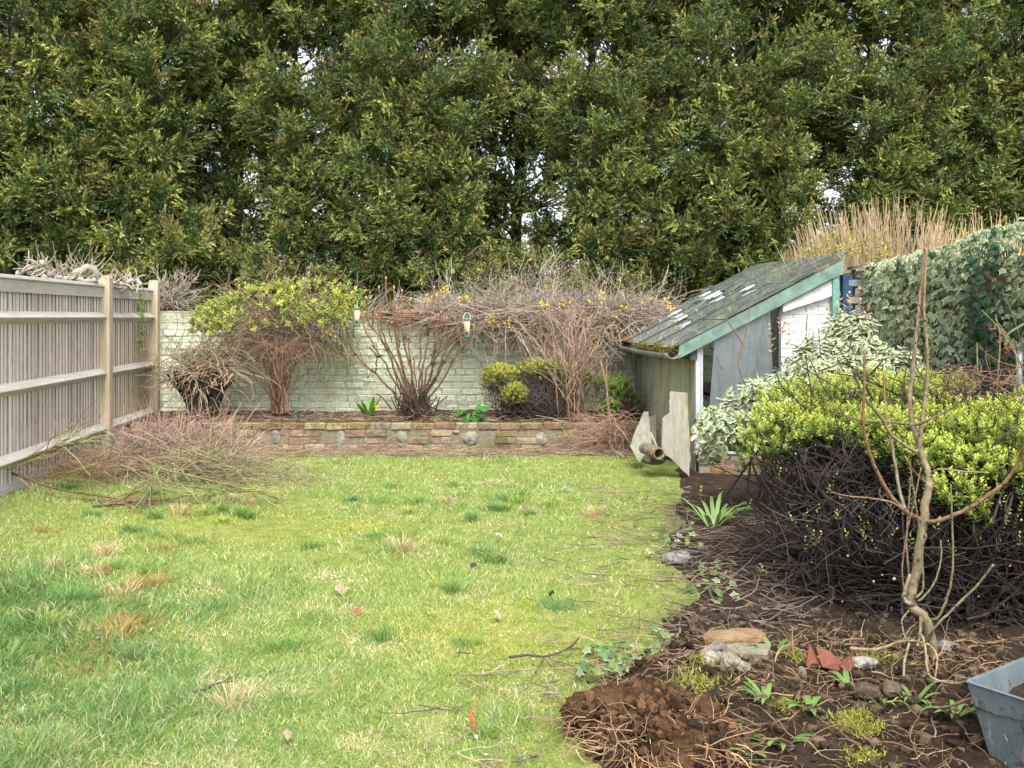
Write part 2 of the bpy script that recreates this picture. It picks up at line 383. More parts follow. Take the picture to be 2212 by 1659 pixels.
def mat_ground():
    m, nt, b, o = newmat('turf floor')
    c = ramp(nt, noise(nt, 9, 7, None, .7), [(.25, (.09, .12, .03)), (.45, (.17, .22, .05)), (.6, (.27, .28, .09)), (.8, (.38, .33, .17))])
    c = mix(nt, ramp(nt, noise(nt, 1.3, 4), [(.4, g01(0)), (.65, g01(.6))]), c, (.16, .21, .04))
    c = mix(nt, ramp(nt, noise(nt, 30, 5), [(.62, g01(0)), (.72, g01(.7))]), c, (.08, .055, .035))
    nt.links.new(c, b.inputs['Base Color']); b.inputs['Roughness'].default_value = .95; b.inputs['Specular IOR Level'].default_value = .1
    bump(nt, b, noise(nt, 70, 6), .8, .02)
    return m
M_ground = mat_ground()
def mat_soil(name, stops, wet=.95):
    m, nt, b, o = newmat(name)
    c = ramp(nt, noise(nt, 8, 8, None, .75), stops)
    c = mix(nt, ramp(nt, noise(nt, 80, 4), [(.64, g01(0)), (.70, g01(.7))]), c, (.14, .10, .062))
    nt.links.new(c, b.inputs['Base Color']); b.inputs['Roughness'].default_value = wet; b.inputs['Specular IOR Level'].default_value = .12
    bump(nt, b, noise(nt, 90, 7, None, .75), 1., .02)
    return m
M_soil = mat_soil('dug soil', [(.25, (.018, .012, .008)), (.45, (.04, .027, .018)), (.6, (.075, .052, .034)), (.8, (.14, .10, .066))])
M_bedsoil = mat_soil('bed soil', [(.25, (.04, .027, .018)), (.5, (.085, .058, .04)), (.75, (.14, .10, .07))])

# ------------------------------------------------------------------ terrain
FS, FA = -0.0889, -3.10                      # fence face: X = FA + FS * Y
EDGE_Y = np.array([1.0, 2.97, 3.31, 3.64, 4.05, 4.7, 5.3, 6.2, 7.13, 8.25, 9.94, 12.])
EDGE_X = np.array([.0, .17, .206, .306, .535, .735, .765, .89, 1.11, 1.33, 1.41, 1.41])
def edge(Y): return np.interp(Y, EDGE_Y, EDGE_X)
def gz(x, y):
    p = np.stack([np.asarray(x, float), np.asarray(y, float)], -1)
    near = np.exp(-((np.abs(p[..., 0]) / 9) ** 4) - ((p[..., 1] - 5) / 9) ** 4)
    z = (.022 * sn(p, 3, .35, 3)) * near
    d = p[..., 0] - (FA + FS * p[..., 1])
    z = z + near * (.09 * np.exp(-np.clip(d, 0, 9) / .55))
    return z * np.where(p[..., 1] > 9.6, np.clip((10.2 - p[..., 1]) / .6, 0, 1), 1)
def grid(name, xs, ys, zf, mat, cf=None, kind='structure', smooth=True):
    X, Y = np.meshgrid(xs, ys); Z = zf(X, Y); nx, ny = len(xs), len(ys)
    i = (np.arange(ny - 1)[:, None] * nx + np.arange(nx - 1)[None]).reshape(-1)
    g = Geo(); g.add(np.stack([X, Y, Z], -1).reshape(-1, 3), (1, 1, 1), np.stack([i, i + 1, i + nx + 1, i + nx], 1))
    return g.build(name, mat, smooth=smooth, kind=kind)
far = [20, 40, 90, 200, 500]
grid('ground', np.concatenate([[-x for x in far[::-1]], np.arange(-8, 8.01, .1), far]),
     np.concatenate([[-500, -200, -60, -20, -5, -1], np.arange(.5, 12.6, .1), [16, 20, 40, 90, 200, 500]]), gz, M_ground)
tag(bpy.data.objects['ground'], 'mossy turf floor of the garden under the grass')

def soilmask(X, Y):
    e = edge(Y) + .10 * sn(np.stack([X, Y], -1), 21, .7, 3)
    return np.clip((X - e) / .22, 0, 1)
def soilz(X, Y):
    p = np.stack([X, Y], -1); m = soilmask(X, Y)
    near = np.clip((4.6 - Y) / .8, 0, 1)
    rough = (.022 * sn(p, 31, 1.6, 3) + .018 * np.abs(sn(p, 33, 5.5, 3)) + .009 * np.abs(sn(p, 35, 14., 2))) * (.35 + .65 * near)
    heap = .07 * np.exp(-((X - 1.0) / .9) ** 2 - ((Y - 3.55) / .55) ** 2)
    return gz(X, Y) - .03 + m * (.045 + rough + heap)
def surf(X, Y): return np.maximum(gz(X, Y), soilz(np.asarray(X, float), np.asarray(Y, float)))
def gs(x, y, h=0.):
    z = 0.
    for _ in range(12): p = gr(x, y, z); z = .5 * z + .5 * float(surf(p[0], p[1]) + h)
    return gr(x, y, z)
grid('soil_bed', np.arange(-.4, 3.7, .022), np.concatenate([np.arange(1.6, 4.7, .02), np.arange(4.7, 9.8, .05)]), soilz, M_soil)

# lawn grass: single blades, thinning out over the soil
def lawn():
    r = R(7); N = 430000
    Y = (1.9 ** -.55 + r.random(N) * (9.75 ** -.55 - 1.9 ** -.55)) ** (-1 / .55)
    hw = np.minimum(.56 * Y + .35, 4.2)
    X = -hw + 2 * hw * r.random(N)
    p = np.stack([X, Y], -1)
    keep = (X > FA + FS * Y + .03) & (X < edge(Y) + .14 * sn(p, 22, 1.1, 3) + .38 * r.random(N) ** 2)
    fe = np.clip((edge(Y) + .15 - X) / .75, 0, 1); keep &= r.random(N) < np.clip(fe * 1.1 + .25 * sn(p, 25, 2.5, 2) * (1 - fe), .04, 1)
    keep &= (Y < 9.45 + .2 * sn(p, 26, 1., 2)) | (r.random(N) < .06)
    X, Y, p = X[keep], Y[keep], p[keep]; n = len(X)
    tuss = sn(p, 41, .9, 3); lush = sn(p, 43, .45, 3); straw = sn(p, 45, 1.3, 3); yel = sn(p, 47, .33, 3)
    moss = np.exp(-((X + 1.75) / .85) ** 2 - ((Y - 6.35) / .42) ** 2) + .7 * np.exp(-((X - .05) / .5) ** 2 - ((Y - 4.3) / .35) ** 2)
    shag = np.clip(-(X + 1.0) / 1.2, 0, 1) * np.clip((5.6 - Y) / 1.0, 0, 1)       # rough long grass, near left
    L = .022 + .022 * r.random(n) + .030 * np.clip(tuss + .1, 0, 1) + .055 * shag * np.clip(tuss + .6, .2, 1)
    L *= np.clip(1 - .72 * moss, .25, 1)
    L *= np.where(X > edge(Y) - .6, .75, 1.) * np.where(straw + .35 * sn(p, 49, 2.6, 2) > .35, .7, 1.)
    # wisps of tall grass
    wis = (np.clip(tuss - .55, 0, 1) > 0) & (r.random(n) < .35); L[wis] *= 1.5
    Wd = (.0011 + .0008 * r.random(n)) * (Y / 3.) ** .75
    lay = np.stack([sn(p, 51, 1.6, 3), sn(p, 53, 1.6, 3), 0 * X], -1) * (.35 + .8 * shag)[:, None]
    D = nrm(np.stack([r.normal(size=n) * .75, r.normal(size=n) * .75, np.full(n, .9)], -1) + lay)
    g1 = A3(.19, .32, .075); g2 = A3(.33, .45, .12); g3 = A3(.17, .33, .14); ye = A3(.58, .53, .07); st = A3(.72, .63, .41); dk = A3(.075, .16, .035)
    fine = sn(p, 49, 2.6, 2); c = mixc(g1, g2, np.clip(.45 + .6 * lush + .45 * fine + .25 * r.normal(size=n), 0, 1))
    c = np.where((r.random(n) < .22 + .2 * shag)[:, None], g3 * (1 + .3 * r.random((n, 1))), c)
    yy = np.clip(.10 + .55 * yel + .3 * r.normal(size=n), 0, .65) * (1 - shag * .7)
    c = c * (1 - yy[:, None]) + mixc(g2 * 1.15, ye, np.full(n, .45)) * yy[:, None]
    mm = np.clip(moss * 1.2, 0, 1) * (r.random(n) < .85); c = c * (1 - mm[:, None]) + ye * mm[:, None]
    s_ = r.random(n) < np.clip(.13 + .55 * np.clip(straw + .35 * fine, 0, 1), 0, .8); c[s_] = st * (.75 + .4 * r.random((s_.sum(), 1)))
    tc = np.exp(-((X + 1.75) ** 2 + (Y - 4.3) ** 2) / .02) + np.exp(-((X + 1.72) ** 2 + (Y - 3.9) ** 2) / .02) + np.exp(-((X + 2.0) ** 2 + (Y - 3.3) ** 2) / .03)
    b_ = r.random(n) < np.clip(tc, 0, .8); c[b_] = A3(.44, .28, .11)
    ds = np.clip(shag * (.75 + .5 * fine - .35 * lush), 0, 1) * .8; c = np.where((r.random(n) < ds)[:, None], dk * (.8 + .9 * r.random((n, 1))), c)
    c *= (.8 + .4 * r.random((n, 1)))
    z = gz(X, Y) - .004; b0 = np.stack([X, Y, z], -1)
    th = r.random(n) * 6.283; side = np.stack([np.cos(th), np.sin(th), 0 * th], -1)
    side = nrm(side - D * (side * D).sum(1, keepdims=True)); Wv = side * Wd[:, None]
    bendv = np.stack([r.normal(size=n), r.normal(size=n), -np.abs(r.normal(size=n)) * .55], -1) * .45 + lay * .25
    m1 = b0 + D * (L * .55)[:, None]; tip = m1 + nrm(D + bendv) * (L * .5)[:, None]
    g = Geo(); a = Y < 4.6                                  # near blades bend, far blades are slim triangles
    V = np.stack([b0 - Wv * .7, b0 + Wv * .7, m1 + Wv * .6, m1 - Wv * .6, tip], 1)[a]; k = np.arange(len(V))[:, None] * 5
    g.add(V, np.repeat(c[a], 5, 0), k + np.array([[0, 1, 2, 3]]), k + np.array([[3, 2, 4]]))
    V = np.stack([b0 - Wv, b0 + Wv, .35 * tip + .65 * (m1 + D * (L * .4)[:, None])], 1)[~a]
    g.add(V, np.repeat(c[~a], 3, 0), None, np.arange(3 * len(V)).reshape(-1, 3))
    # coarse tussocks, most of them in the rough grass near the fence side
    m = 150; ty = 2.3 + 5.6 * r.random(m) ** 1.5; tx = np.where(r.random(m) < .6, FA + FS * ty + .15 + 1.7 * r.random(m), -2.6 + 3.2 * r.random(m)); ok = (tx < edge(ty) - .25) & (tx > FA + FS * ty + .1); tx, ty = tx[ok], ty[ok]; m = len(tx)
    kb = 110; i = np.repeat(np.arange(m), kb); q = len(i); an = r.random(q) * 6.283; rd = np.abs(r.normal(size=q)) * (.03 + .04 * r.random(m))[i]
    tc_ = np.array([(.16, .29, .07), (.20, .34, .10), (.17, .31, .11), (.60, .49, .27), (.46, .36, .14), (.22, .36, .09), (.34, .42, .11)])[r.integers(0, 7, m)][i] * (.7 + .6 * r.random((q, 1)))
    bx, by = tx[i] + rd * np.cos(an), ty[i] + rd * np.sin(an); B = np.stack([bx, by, gz(bx, by) - .004], -1); lean = np.stack([r.normal(size=m) * .3, r.normal(size=m) * .3, 0 * tx], -1)[i]
    d1 = nrm(np.stack([np.cos(an) * .5, np.sin(an) * .5, np.ones(q)], -1) + lean + .25 * r.normal(size=(q, 3))); Lt = (.055 + .055 * r.random(m))[i] * (.6 + .6 * r.random(q)); mid = B + d1 * (Lt * .55)[:, None]; tp = mid + nrm(d1 + np.stack([np.cos(an), np.sin(an), -.8 * r.random(q)], -1) * .7) * (Lt * .5)[:, None]
    th = r.random(q) * 6.283; wv = np.stack([np.cos(th), np.sin(th), 0 * th], -1) * ((.0012 + .0007 * r.random(q)) * (by / 3) ** .7)[:, None]; k = np.arange(q)[:, None] * 5
    g.add(np.stack([B - wv, B + wv, mid + wv * .8, mid - wv * .8, tp], 1), np.repeat(tc_, 5, 0), k + np.array([[0, 1, 2, 3]]), k + np.array([[3, 2, 4]]))
    tag(g.build('lawn_grass', M_grass, kind='stuff'), 'rough spring lawn of green, yellow and straw grass blades', 'grass')
lawn()

# ------------------------------------------------------------------ brick walls
def place_bricks(parent, meshes, cells, cap=300, name='brick', centre=(0, 0), mat=None):
    """cells: (x, y, z, mesh index, rotz). The cap nearest to centre are parts, the others one joined part."""
    base = parent_base(parent)
    cells = sorted(cells, key=lambda c: (c[0] - centre[0]) ** 2 + ((c[2] - centre[1]) * 1.6) ** 2)
    for c in cells[:cap]:
        o = bpy.data.objects.new(name, meshes[c[3]]); COL.objects.link(o); o.parent = parent
        o.location = (c[0] - base[0], c[1] - base[1], c[2] - base[2]); o.rotation_euler = (c[5] if len(c) > 5 else 0, 0, c[4])
    if cells[cap:]:
        g = Geo()
        for c in cells[cap:]:
            v, f = mesh_np(meshes[c[3]]); ca, sa = math.cos(c[4]), math.sin(c[4])
            v = np.stack([v[:, 0] * ca - v[:, 1] * sa + c[0], v[:, 0] * sa + v[:, 1] * ca + c[1], v[:, 2] + c[2]], -1)
            g.add(v, (1, 1, 1), [x for x in f if len(x) == 4], [x for x in f if len(x) == 3])
        g.build('bricks', mat, parent, kind='stuff')

def back_wall():
    Y0 = 11.0; w_ = thing('garden_wall', 'old brick garden wall painted pale mint green behind the raised bed', 'wall', (-1.2, Y0, 0))
    me = [chamfer_mesh('brick', .216, .10, .066, .008, k, .0045, M_mint) for k in range(8)] + [chamfer_mesh('half_brick', .103, .10, .066, .008, 20 + k, .0045, M_mint) for k in range(3)]
    rr = random.Random(4); cells = []
    for c in range(17):
        z = .20 + c * .0745 + .0335; x = -4.55 + rr.uniform(-.1, 0)
        while x < 2.6:
            half = (c % 4 == 3) or rr.random() < .10; L = .1125 if half else .2255
            if not (c == 16 and rr.random() < .12):
                cells.append((x + L / 2 + rr.uniform(-.003, .003), Y0 + .05 + rr.uniform(-.006, .006), z + rr.uniform(-.003, .003), rr.randrange(8, 11) if half else rr.randrange(8), rr.uniform(-.012, .012)))
            x += L
    place_bricks(w_, me, cells, 300, 'brick', (-1.4, .9), M_mint)
    g = Geo(); box(g, -4.6, 2.7, Y0 + .006, Y0 + .21, .0, 1.44, (.44, .47, .34)); g.build('mortar', M_mortar, w_)

    return w_
back_wall()

def retaining():
    Y0 = 9.94; w_ = thing('retaining_wall', 'low retaining wall of yellow and red bricks with set stones', 'wall', (-1.2, Y0, 0))
    me = [chamfer_mesh('brick', .213, .10, .064, .007, 40 + k, .005, M_brick) for k in range(6)] + [chamfer_mesh('half_brick', .10, .10, .064, .007, 60 + k, .005, M_brick) for k in range(3)]
    stones = [(595, 945, 24, 36), (735, 948, 30, 44), (868, 945, 30, 36), (1017, 948, 40, 38), (1170, 950, 30, 36), (985, 934, 20, 10), (565, 968, 30, 18), (870, 962, 26, 14)]
    rr = random.Random(9); cells = []; sb = []
    for (x, y, w2, h2) in stones:
        c = at(x, y, Y0); sb.append((c[0], c[2], w2 / F * Y0 / 2, h2 / F * Y0 / 2))
    for c in range(4):
        z = .0 + c * .075 + .034; x = -4.1 + rr.uniform(-.15, 0)
        while x < 1.42:
            half = rr.random() < .16; L = .112 if half else .225
            cx = x + L / 2
            if not any(abs(cx - s[0]) < s[2] * .8 + L * .36 and abs(z - s[1]) < s[3] * .9 for s in sb[:6]) and not (c == 3 and x > .2 and rr.random() < .2):
                cells.append((cx, Y0 + .05 + rr.uniform(-.008, .008), z + rr.uniform(-.004, .004), rr.randrange(6, 9) if half else rr.randrange(6), rr.uniform(-.02, .02)))
            x += L
    place_bricks(w_, me, cells, 300, 'brick', (-1.2, .2), M_brick)
    for k, s in enumerate(sb):
        g = Geo(); blob(g, (s[0], Y0 + .04, s[1]), (s[2], .06, s[3]), (.27, .25, .20), 70 + k, 3, .14); g.build('stone', M_stone, w_, smooth=True)
    g = Geo(); box(g, -4.15, 1.45, Y0 + .012, Y0 + .10, -.05, .285, (.20, .175, .125)); g.build('mortar', M_mortar, w_)
    r = R(12); g = Geo(); n = 2600                                                          # moss cushions on the top course
    cx = np.array([-3.1, -2.45, -2.15, -1.95, -1.72, -1.5, -.9, -.55, .1, .35, -2.75]); i = r.integers(0, len(cx), n)
    P = np.stack([cx[i] + r.normal(size=n) * .07, Y0 + .02 + .07 * r.random(n), .285 + .02 * r.random(n) - .06 * (r.random(n) < .3) * r.random(n)], -1)
    P[:, 1] = np.where(P[:, 2] < .28, Y0 - .006, P[:, 1])
    leaves(g, T_kite(.5), P, rdir(r, n) + UP * .8, rdir(r, n), .018, (.14, .15, .02), None, .4, r)
    g.build('moss', M_leaf, w_, kind='stuff')
retaining()
grid('raised_bed', np.concatenate([np.arange(-4.3, 1.45, .045)]), np.arange(9.985, 11.02, .04),
     lambda X, Y: .262 + .02 * sn(np.stack([X, Y], -1), 61, 1.1, 3) + .016 * np.abs(sn(np.stack([X, Y], -1), 62, 5, 2)) + .05 * np.clip((Y - 10.1) / .9, 0, 1), M_bedsoil)

# ------------------------------------------------------------------ fence
def fence():
    d = nrm(A3(FS, 1, 0)); n_ = A3(d[1], -d[0], 0)
    def pt(Y, off, z): return A3(FA + FS * Y, Y, z) + n_ * off
    ang = math.atan2(-FS, 1)
    f = thing('wooden_fence', 'weathered grey close-board wooden fence with three rails and posts', 'fence', pt(9., 0, 0))
    base = parent_base(f)
    me = []
    for k in range(5):
        rr = random.Random(100 + k)
        m_ = chamfer_mesh('board', .094, .017, 1.5, .004, 90 + k, .0012, M_wood); m_.materials.append(M_edge)
        for p in m_.polygons: p.material_index = 1 if p.normal.x < -.6 else 0
        me.append(m_)
    rr = random.Random(3); Y = 4.2; k = 0
    while Y < 10.75:
        o = bpy.data.objects.new('board', me[rr.randrange(5)]); COL.objects.link(o); o.parent = f
        o.location = tuple(pt(Y, -.012 + rr.uniform(-.003, .003), .885 + rr.uniform(-.004, .004)) - base)
        o.rotation_euler = (0, rr.uniform(-.004, .004), math.pi / 2 + ang + .13 + rr.uniform(-.03, .03))
        Y += .070 + rr.uniform(-.004, .004)
    def bar(name, Ya, Yb, prof, mat, zr=0):
        a, b_ = pt(Ya, 0, 0), pt(Yb, 0, 0); pr = np.array(prof)
        v = np.concatenate([c + pr[:, :1] * n_ + pr[:, 1:] * UP for c in (a, b_)]); m = len(pr); i = np.arange(m); j = (i + 1) % m
        g = Geo(); g.add(v, (1, 1, 1), np.stack([i, j, j + m, i + m], 1), np.concatenate([[[0, q + 1, q] for q in range(1, m - 1)], [[m, m + q, m + q + 1] for q in range(1, m - 1)]]))
        return g.build(name, mat, f)
    spans = [(3.4, 6.10), (6.22, 9.105), (9.215, 10.735)]
    for (a, b_) in spans:
        for zt, s in ((1.433, 0), (.906, 0), (.374, 0)):
            zt += rr.uniform(-.006, .006)
            bar('arris_rail', a, b_, [(.0, zt), (.060, zt - .042), (.064, zt - .050), (.060, zt - .056), (.0, zt - .098)], M_rail)
        bar('top_rail', a, b_, [(.0, 1.668), (.026, 1.668), (.026, 1.578), (.0, 1.578)], M_rail)
        bar('capping', a, b_, [(-.035, 1.672), (.034, 1.672), (.044, 1.682), (.036, 1.704), (-.03, 1.712)], M_rail)
        bar('gravel_board', a, b_, [(-.02, .165), (.010, .165), (.010, -.04), (-.02, -.04)], M_rail)
    for Yp, zt in ((6.16, 1.78), (9.16, 1.785), (10.79, 1.80)):
        g = Geo(); s = .05
        prof = [(-s, 0), (s, 0), (s, zt - .02), (s * .75, zt), (-s * .75, zt), (-s, zt - .02)]
        c = pt(Yp, .038, 0); v = np.concatenate([[c + n_ * a + UP * (z - .1 if z == 0 else z) + d * e for a, z in prof] for e in (-s, s)]); m = 6; i = np.arange(m); j = (i + 1) % m
        g.add(v, (1, 1, 1), np.stack([j, i, i + m, j + m], 1), [[0, q, q + 1] for q in range(1, 5)] + [[m, m + q + 1, m + q] for q in range(1, 5)])
        g.build('post', M_post, f)
    # sprig of ivy on the far panel
    r = R(77); iv = thing('ivy_sprig', 'small green ivy sprig hanging on the far fence panel', 'ivy', pt(10.3, .03, 1.5))
    g = Geo(); n = 26
    P = np.stack([pt(10.28, .05, 0) + A3(0, r.normal() * .05, 1.62 - .55 * t) for t in np.linspace(0, 1, n)])
    leaves(g, IVY, P, nrm(A3(.3, -.4, -.7) + .5 * r.normal(size=(n, 3))), nrm(A3(.9, -.4, .3) + .3 * r.normal(size=(n, 3))), .04 + .03 * r.random(n), (.14, .22, .04), (.22, .30, .06), .3, r)
    g.build('leaves', M_leaf, iv)
    g = Geo(); tube(g, grow(r, np.array([pt(10.28, .03, 1.70)]), A3([0, .05, -1]), .75, 9, .12), .003, .002, (.12, .08, .05)); g.build('stem', M_twig, iv)
fence()

# ------------------------------------------------------------------ tall conifers behind the wall
def conifer(seed, Ht=10.5):
    r = R(seed); t = thing('conifer_tree', 'tall dark green conifer in the row behind the garden wall', 'tree', (0, 0, 0), 'tall conifers behind the wall')
    g = Geo(); tr = np.array([[.12 * math.sin(z * .7 + seed), .1 * math.cos(z * .5 + seed), z] for z in np.linspace(0, Ht, 14)])
    tube(g, tr[None], .11, .02, (.05, .036, .028), 8); g.build('trunk', M_bark, t, smooth=True)
    K = 205; h = .20 + (Ht - .7) * (np.arange(K) + r.random(K)) / K
    az = np.where(r.random(K) < .72, -math.pi / 2 + (2 * r.random(K) - 1) * 1.35, math.pi / 2 + (2 * r.random(K) - 1) * 1.8)    # hedge row: most boughs reach out of its two faces
    L = (.95 + .75 * r.random(K)) * np.clip((Ht + .8 - h) / 3.5, .25, 1)
    el = .05 + .45 * r.random(K)
    D = np.stack([np.cos(az) * np.cos(el), np.sin(az) * np.cos(el), np.sin(el)], -1)
    S = np.stack([np.interp(h, tr[:, 2], tr[:, 0]), np.interp(h, tr[:, 2], tr[:, 1]), h], -1)
    P = grow(r, S, D, L, 8, .12, .055)
    gb = Geo(); tube(gb, P, .02, .005, (.10, .075, .055), 4, .3, r)
    # plumes
    S2, T2, i2 = sub(r, P, 12, .25, 1.); n2 = len(S2)
    tip = np.linalg.norm((S2 - S)[:, :2] if len(S2) == len(S) else (S2 - S[i2])[:, :2], axis=1)
    D2 = nrm(T2 * .8 + .75 * rdir(r, n2) * A3(1, 1, .6) + UP * (.05 + .75 * r.random((n2, 1)) ** 1.5))
    L2 = .30 + .36 * r.random(n2)
    P2 = grow(r, S2, D2, L2, 5, .10, -.02); tube(gb, P2, .006, .002, (.10, .08, .05), 3, .3, r)
    # some bare grey twigs
    dead = r.random(n2) < .05
    P3 = grow(r, S2[dead], D2[dead], L2[dead] * 1.25, 6, .25, -.02); tube(gb, P3, .007, .002, (.30, .27, .24), 3, .3, r)
    gb.build('branches', M_twig, t)
    # feathery sprays: side shoots in a flat fan along each plume, slim scale-leaves along each side shoot
    ns, ml = 14, 10; k = np.repeat(np.arange(n2), ns); q = len(k); ts = r.random(q) ** .9
    f = ts * 3.999; j = f.astype(int); fr = (f - j)[:, None]
    C0 = P2[k, j] * (1 - fr) + P2[k, j + 1] * fr; ax = nrm(P2[k, j + 1] - P2[k, j])
    fan = nrm(np.cross(D2, rdir(r, n2)))[k]; oth = np.cross(ax, fan)
    sg = np.where(r.random(q) < .5, 1., -1.)[:, None]
    sd = nrm(fan * sg * .85 + ax * .75 + oth * r.normal(size=(q, 1)) * .40 - UP * .05)
    sl = (.05 + .17 * (1 - ts) ** .7) * (.7 + .6 * r.random(q)) * (L2[k] / .45)
    kk = np.repeat(np.arange(q), ml); n = len(kk); u = (np.tile(np.arange(ml), q) + r.random(n)) / ml
    pl = nrm(np.cross(sd, oth))[kk]; side = np.where(r.random(n) < .5, 1., -1.)[:, None]
    B0 = C0[kk] + sd[kk] * (sl[kk] * u)[:, None]
    ld = nrm(sd[kk] * .8 + pl * side * .65 * (1.1 - u)[:, None] + .25 * rdir(r, n)); Ll = (.032 + .028 * r.random(n)) * (1.25 - .4 * u)
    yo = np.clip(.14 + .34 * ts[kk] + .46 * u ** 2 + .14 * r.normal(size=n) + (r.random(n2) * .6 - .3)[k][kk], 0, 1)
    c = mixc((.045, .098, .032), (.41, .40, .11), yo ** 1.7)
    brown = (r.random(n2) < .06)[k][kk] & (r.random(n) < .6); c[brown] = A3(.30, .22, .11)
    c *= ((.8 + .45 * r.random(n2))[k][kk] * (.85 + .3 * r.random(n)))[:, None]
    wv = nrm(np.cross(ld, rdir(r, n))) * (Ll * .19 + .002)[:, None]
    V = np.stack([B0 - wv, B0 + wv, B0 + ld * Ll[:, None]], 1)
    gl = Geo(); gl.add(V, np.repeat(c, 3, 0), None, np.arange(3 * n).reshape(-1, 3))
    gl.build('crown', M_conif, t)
    return t
protos = [conifer(200 + k) for k in range(2)]
rr = random.Random(17); i = 0
places = ['first', 'second', 'third', 'fourth', 'fifth', 'sixth', 'seventh', 'eighth', 'ninth', 'tenth', 'eleventh', 'twelfth', 'thirteenth', 'fourteenth', 'fifteenth', 'sixteenth', 'seventeenth', 'eighteenth', 'nineteenth']
for k in range(19):
    o = protos[k] if k < 2 else copy_tree(protos[k % 2])
    o.location = (-10. + 1.12 * k + rr.uniform(-.2, .2), 14.9 + (1.2 if k % 2 else 0) + rr.uniform(-.3, .3), rr.uniform(-.5, .1))
    o.rotation_euler = (0, 0, rr.uniform(-.35, .35)); q_ = rr.uniform(.93, 1.12); o.scale = (q_ * (1 if (k // 2) % 2 else -1), q_, q_)
    o['label'] = f"tall dark green conifer, {places[k]} from the fence end of the row behind the wall"

# ------------------------------------------------------------------ side wall and lean-to greenhouse
GX, GY = 1.616, 8.4
WX = 3.17                                    # face of the side wall at GY
def wallx(Y): return WX + FS * (Y - GY)
def side_wall():
    w_ = thing('side_wall', 'tall old brick side wall under the variegated ivy', 'wall', (WX + .1, 7, 0))
    g = Geo(); r = R(8)
    def slab(Ya, Yb, za, zb, x0, x1, col):
        v = [(wallx(Y) + x, Y, z) for z in (0, 1) for Y in (Ya, Yb) for x in (x0, x1)]
        v = [(a, b, zb if z else za) for a, b, z in v]
        g.add(v, col, [[0, 2, 3, 1], [4, 5, 7, 6], [0, 1, 5, 4], [2, 6, 7, 3], [0, 4, 6, 2], [1, 3, 7, 5]])
    slab(2.6, 11.2, -.05, 1.80, .012, .22, (.30, .27, .21)); g.build('mortar', M_mortar, w_)
    me = [chamfer_mesh('brick', .10, .214, .064, .006, 140 + k, .004, M_brick) for k in range(4)]
    g = Geo(); rr = random.Random(31)
    for c in range(24):
        Y = 2.6 + (.11 if c % 2 else 0)
        while Y < 8.2:
            v, f = mesh_np(me[rr.randrange(4)]); x = wallx(Y + .11) + .05
            g.add(v + A3(x, Y + .11, c * .075 + .034), (1, 1, 1), [q for q in f if len(q) == 4], [q for q in f if len(q) == 3]); Y += .225
    g.build('bricks', M_brick, w_, kind='stuff')
    # bare end of the wall beside the greenhouse: bricks stained blue
    me = [chamfer_mesh('brick', .213, .10, .064, .006, 150 + k, .004, M_bluebrick) for k in range(4)] + [chamfer_mesh('half_brick', .10, .10, .064, .006, 155 + k, .004, M_bluebrick) for k in range(2)]
    cells = []
    for c in range(24):
        x = WX - .19 + (0 if c % 2 else -.06)
        while x < WX + .38:
            L = .225
            cells.append((x + L / 2, GY + .00 + rr.uniform(-.004, .004), c * .075 + .034, rr.randrange(4), rr.uniform(-.01, .01))); x += L
    place_bricks(w_, me, cells, 300)
    g = Geo()                                                                            # broken slates along the top
    for k in range(5):
        x = WX - .22 + k * .13; prism(g, [(0, 0), (.17, .012), (.16, .035), (.01, .025)], A3(1, 0, .08), A3(0, 0, 1), A3(0, 1, 0), .16, (x, GY - .09, 1.805 + .012 * (k % 2)), (.06, .065, .075))
    g.build('coping_slate', M_plain, w_)
side_wall()

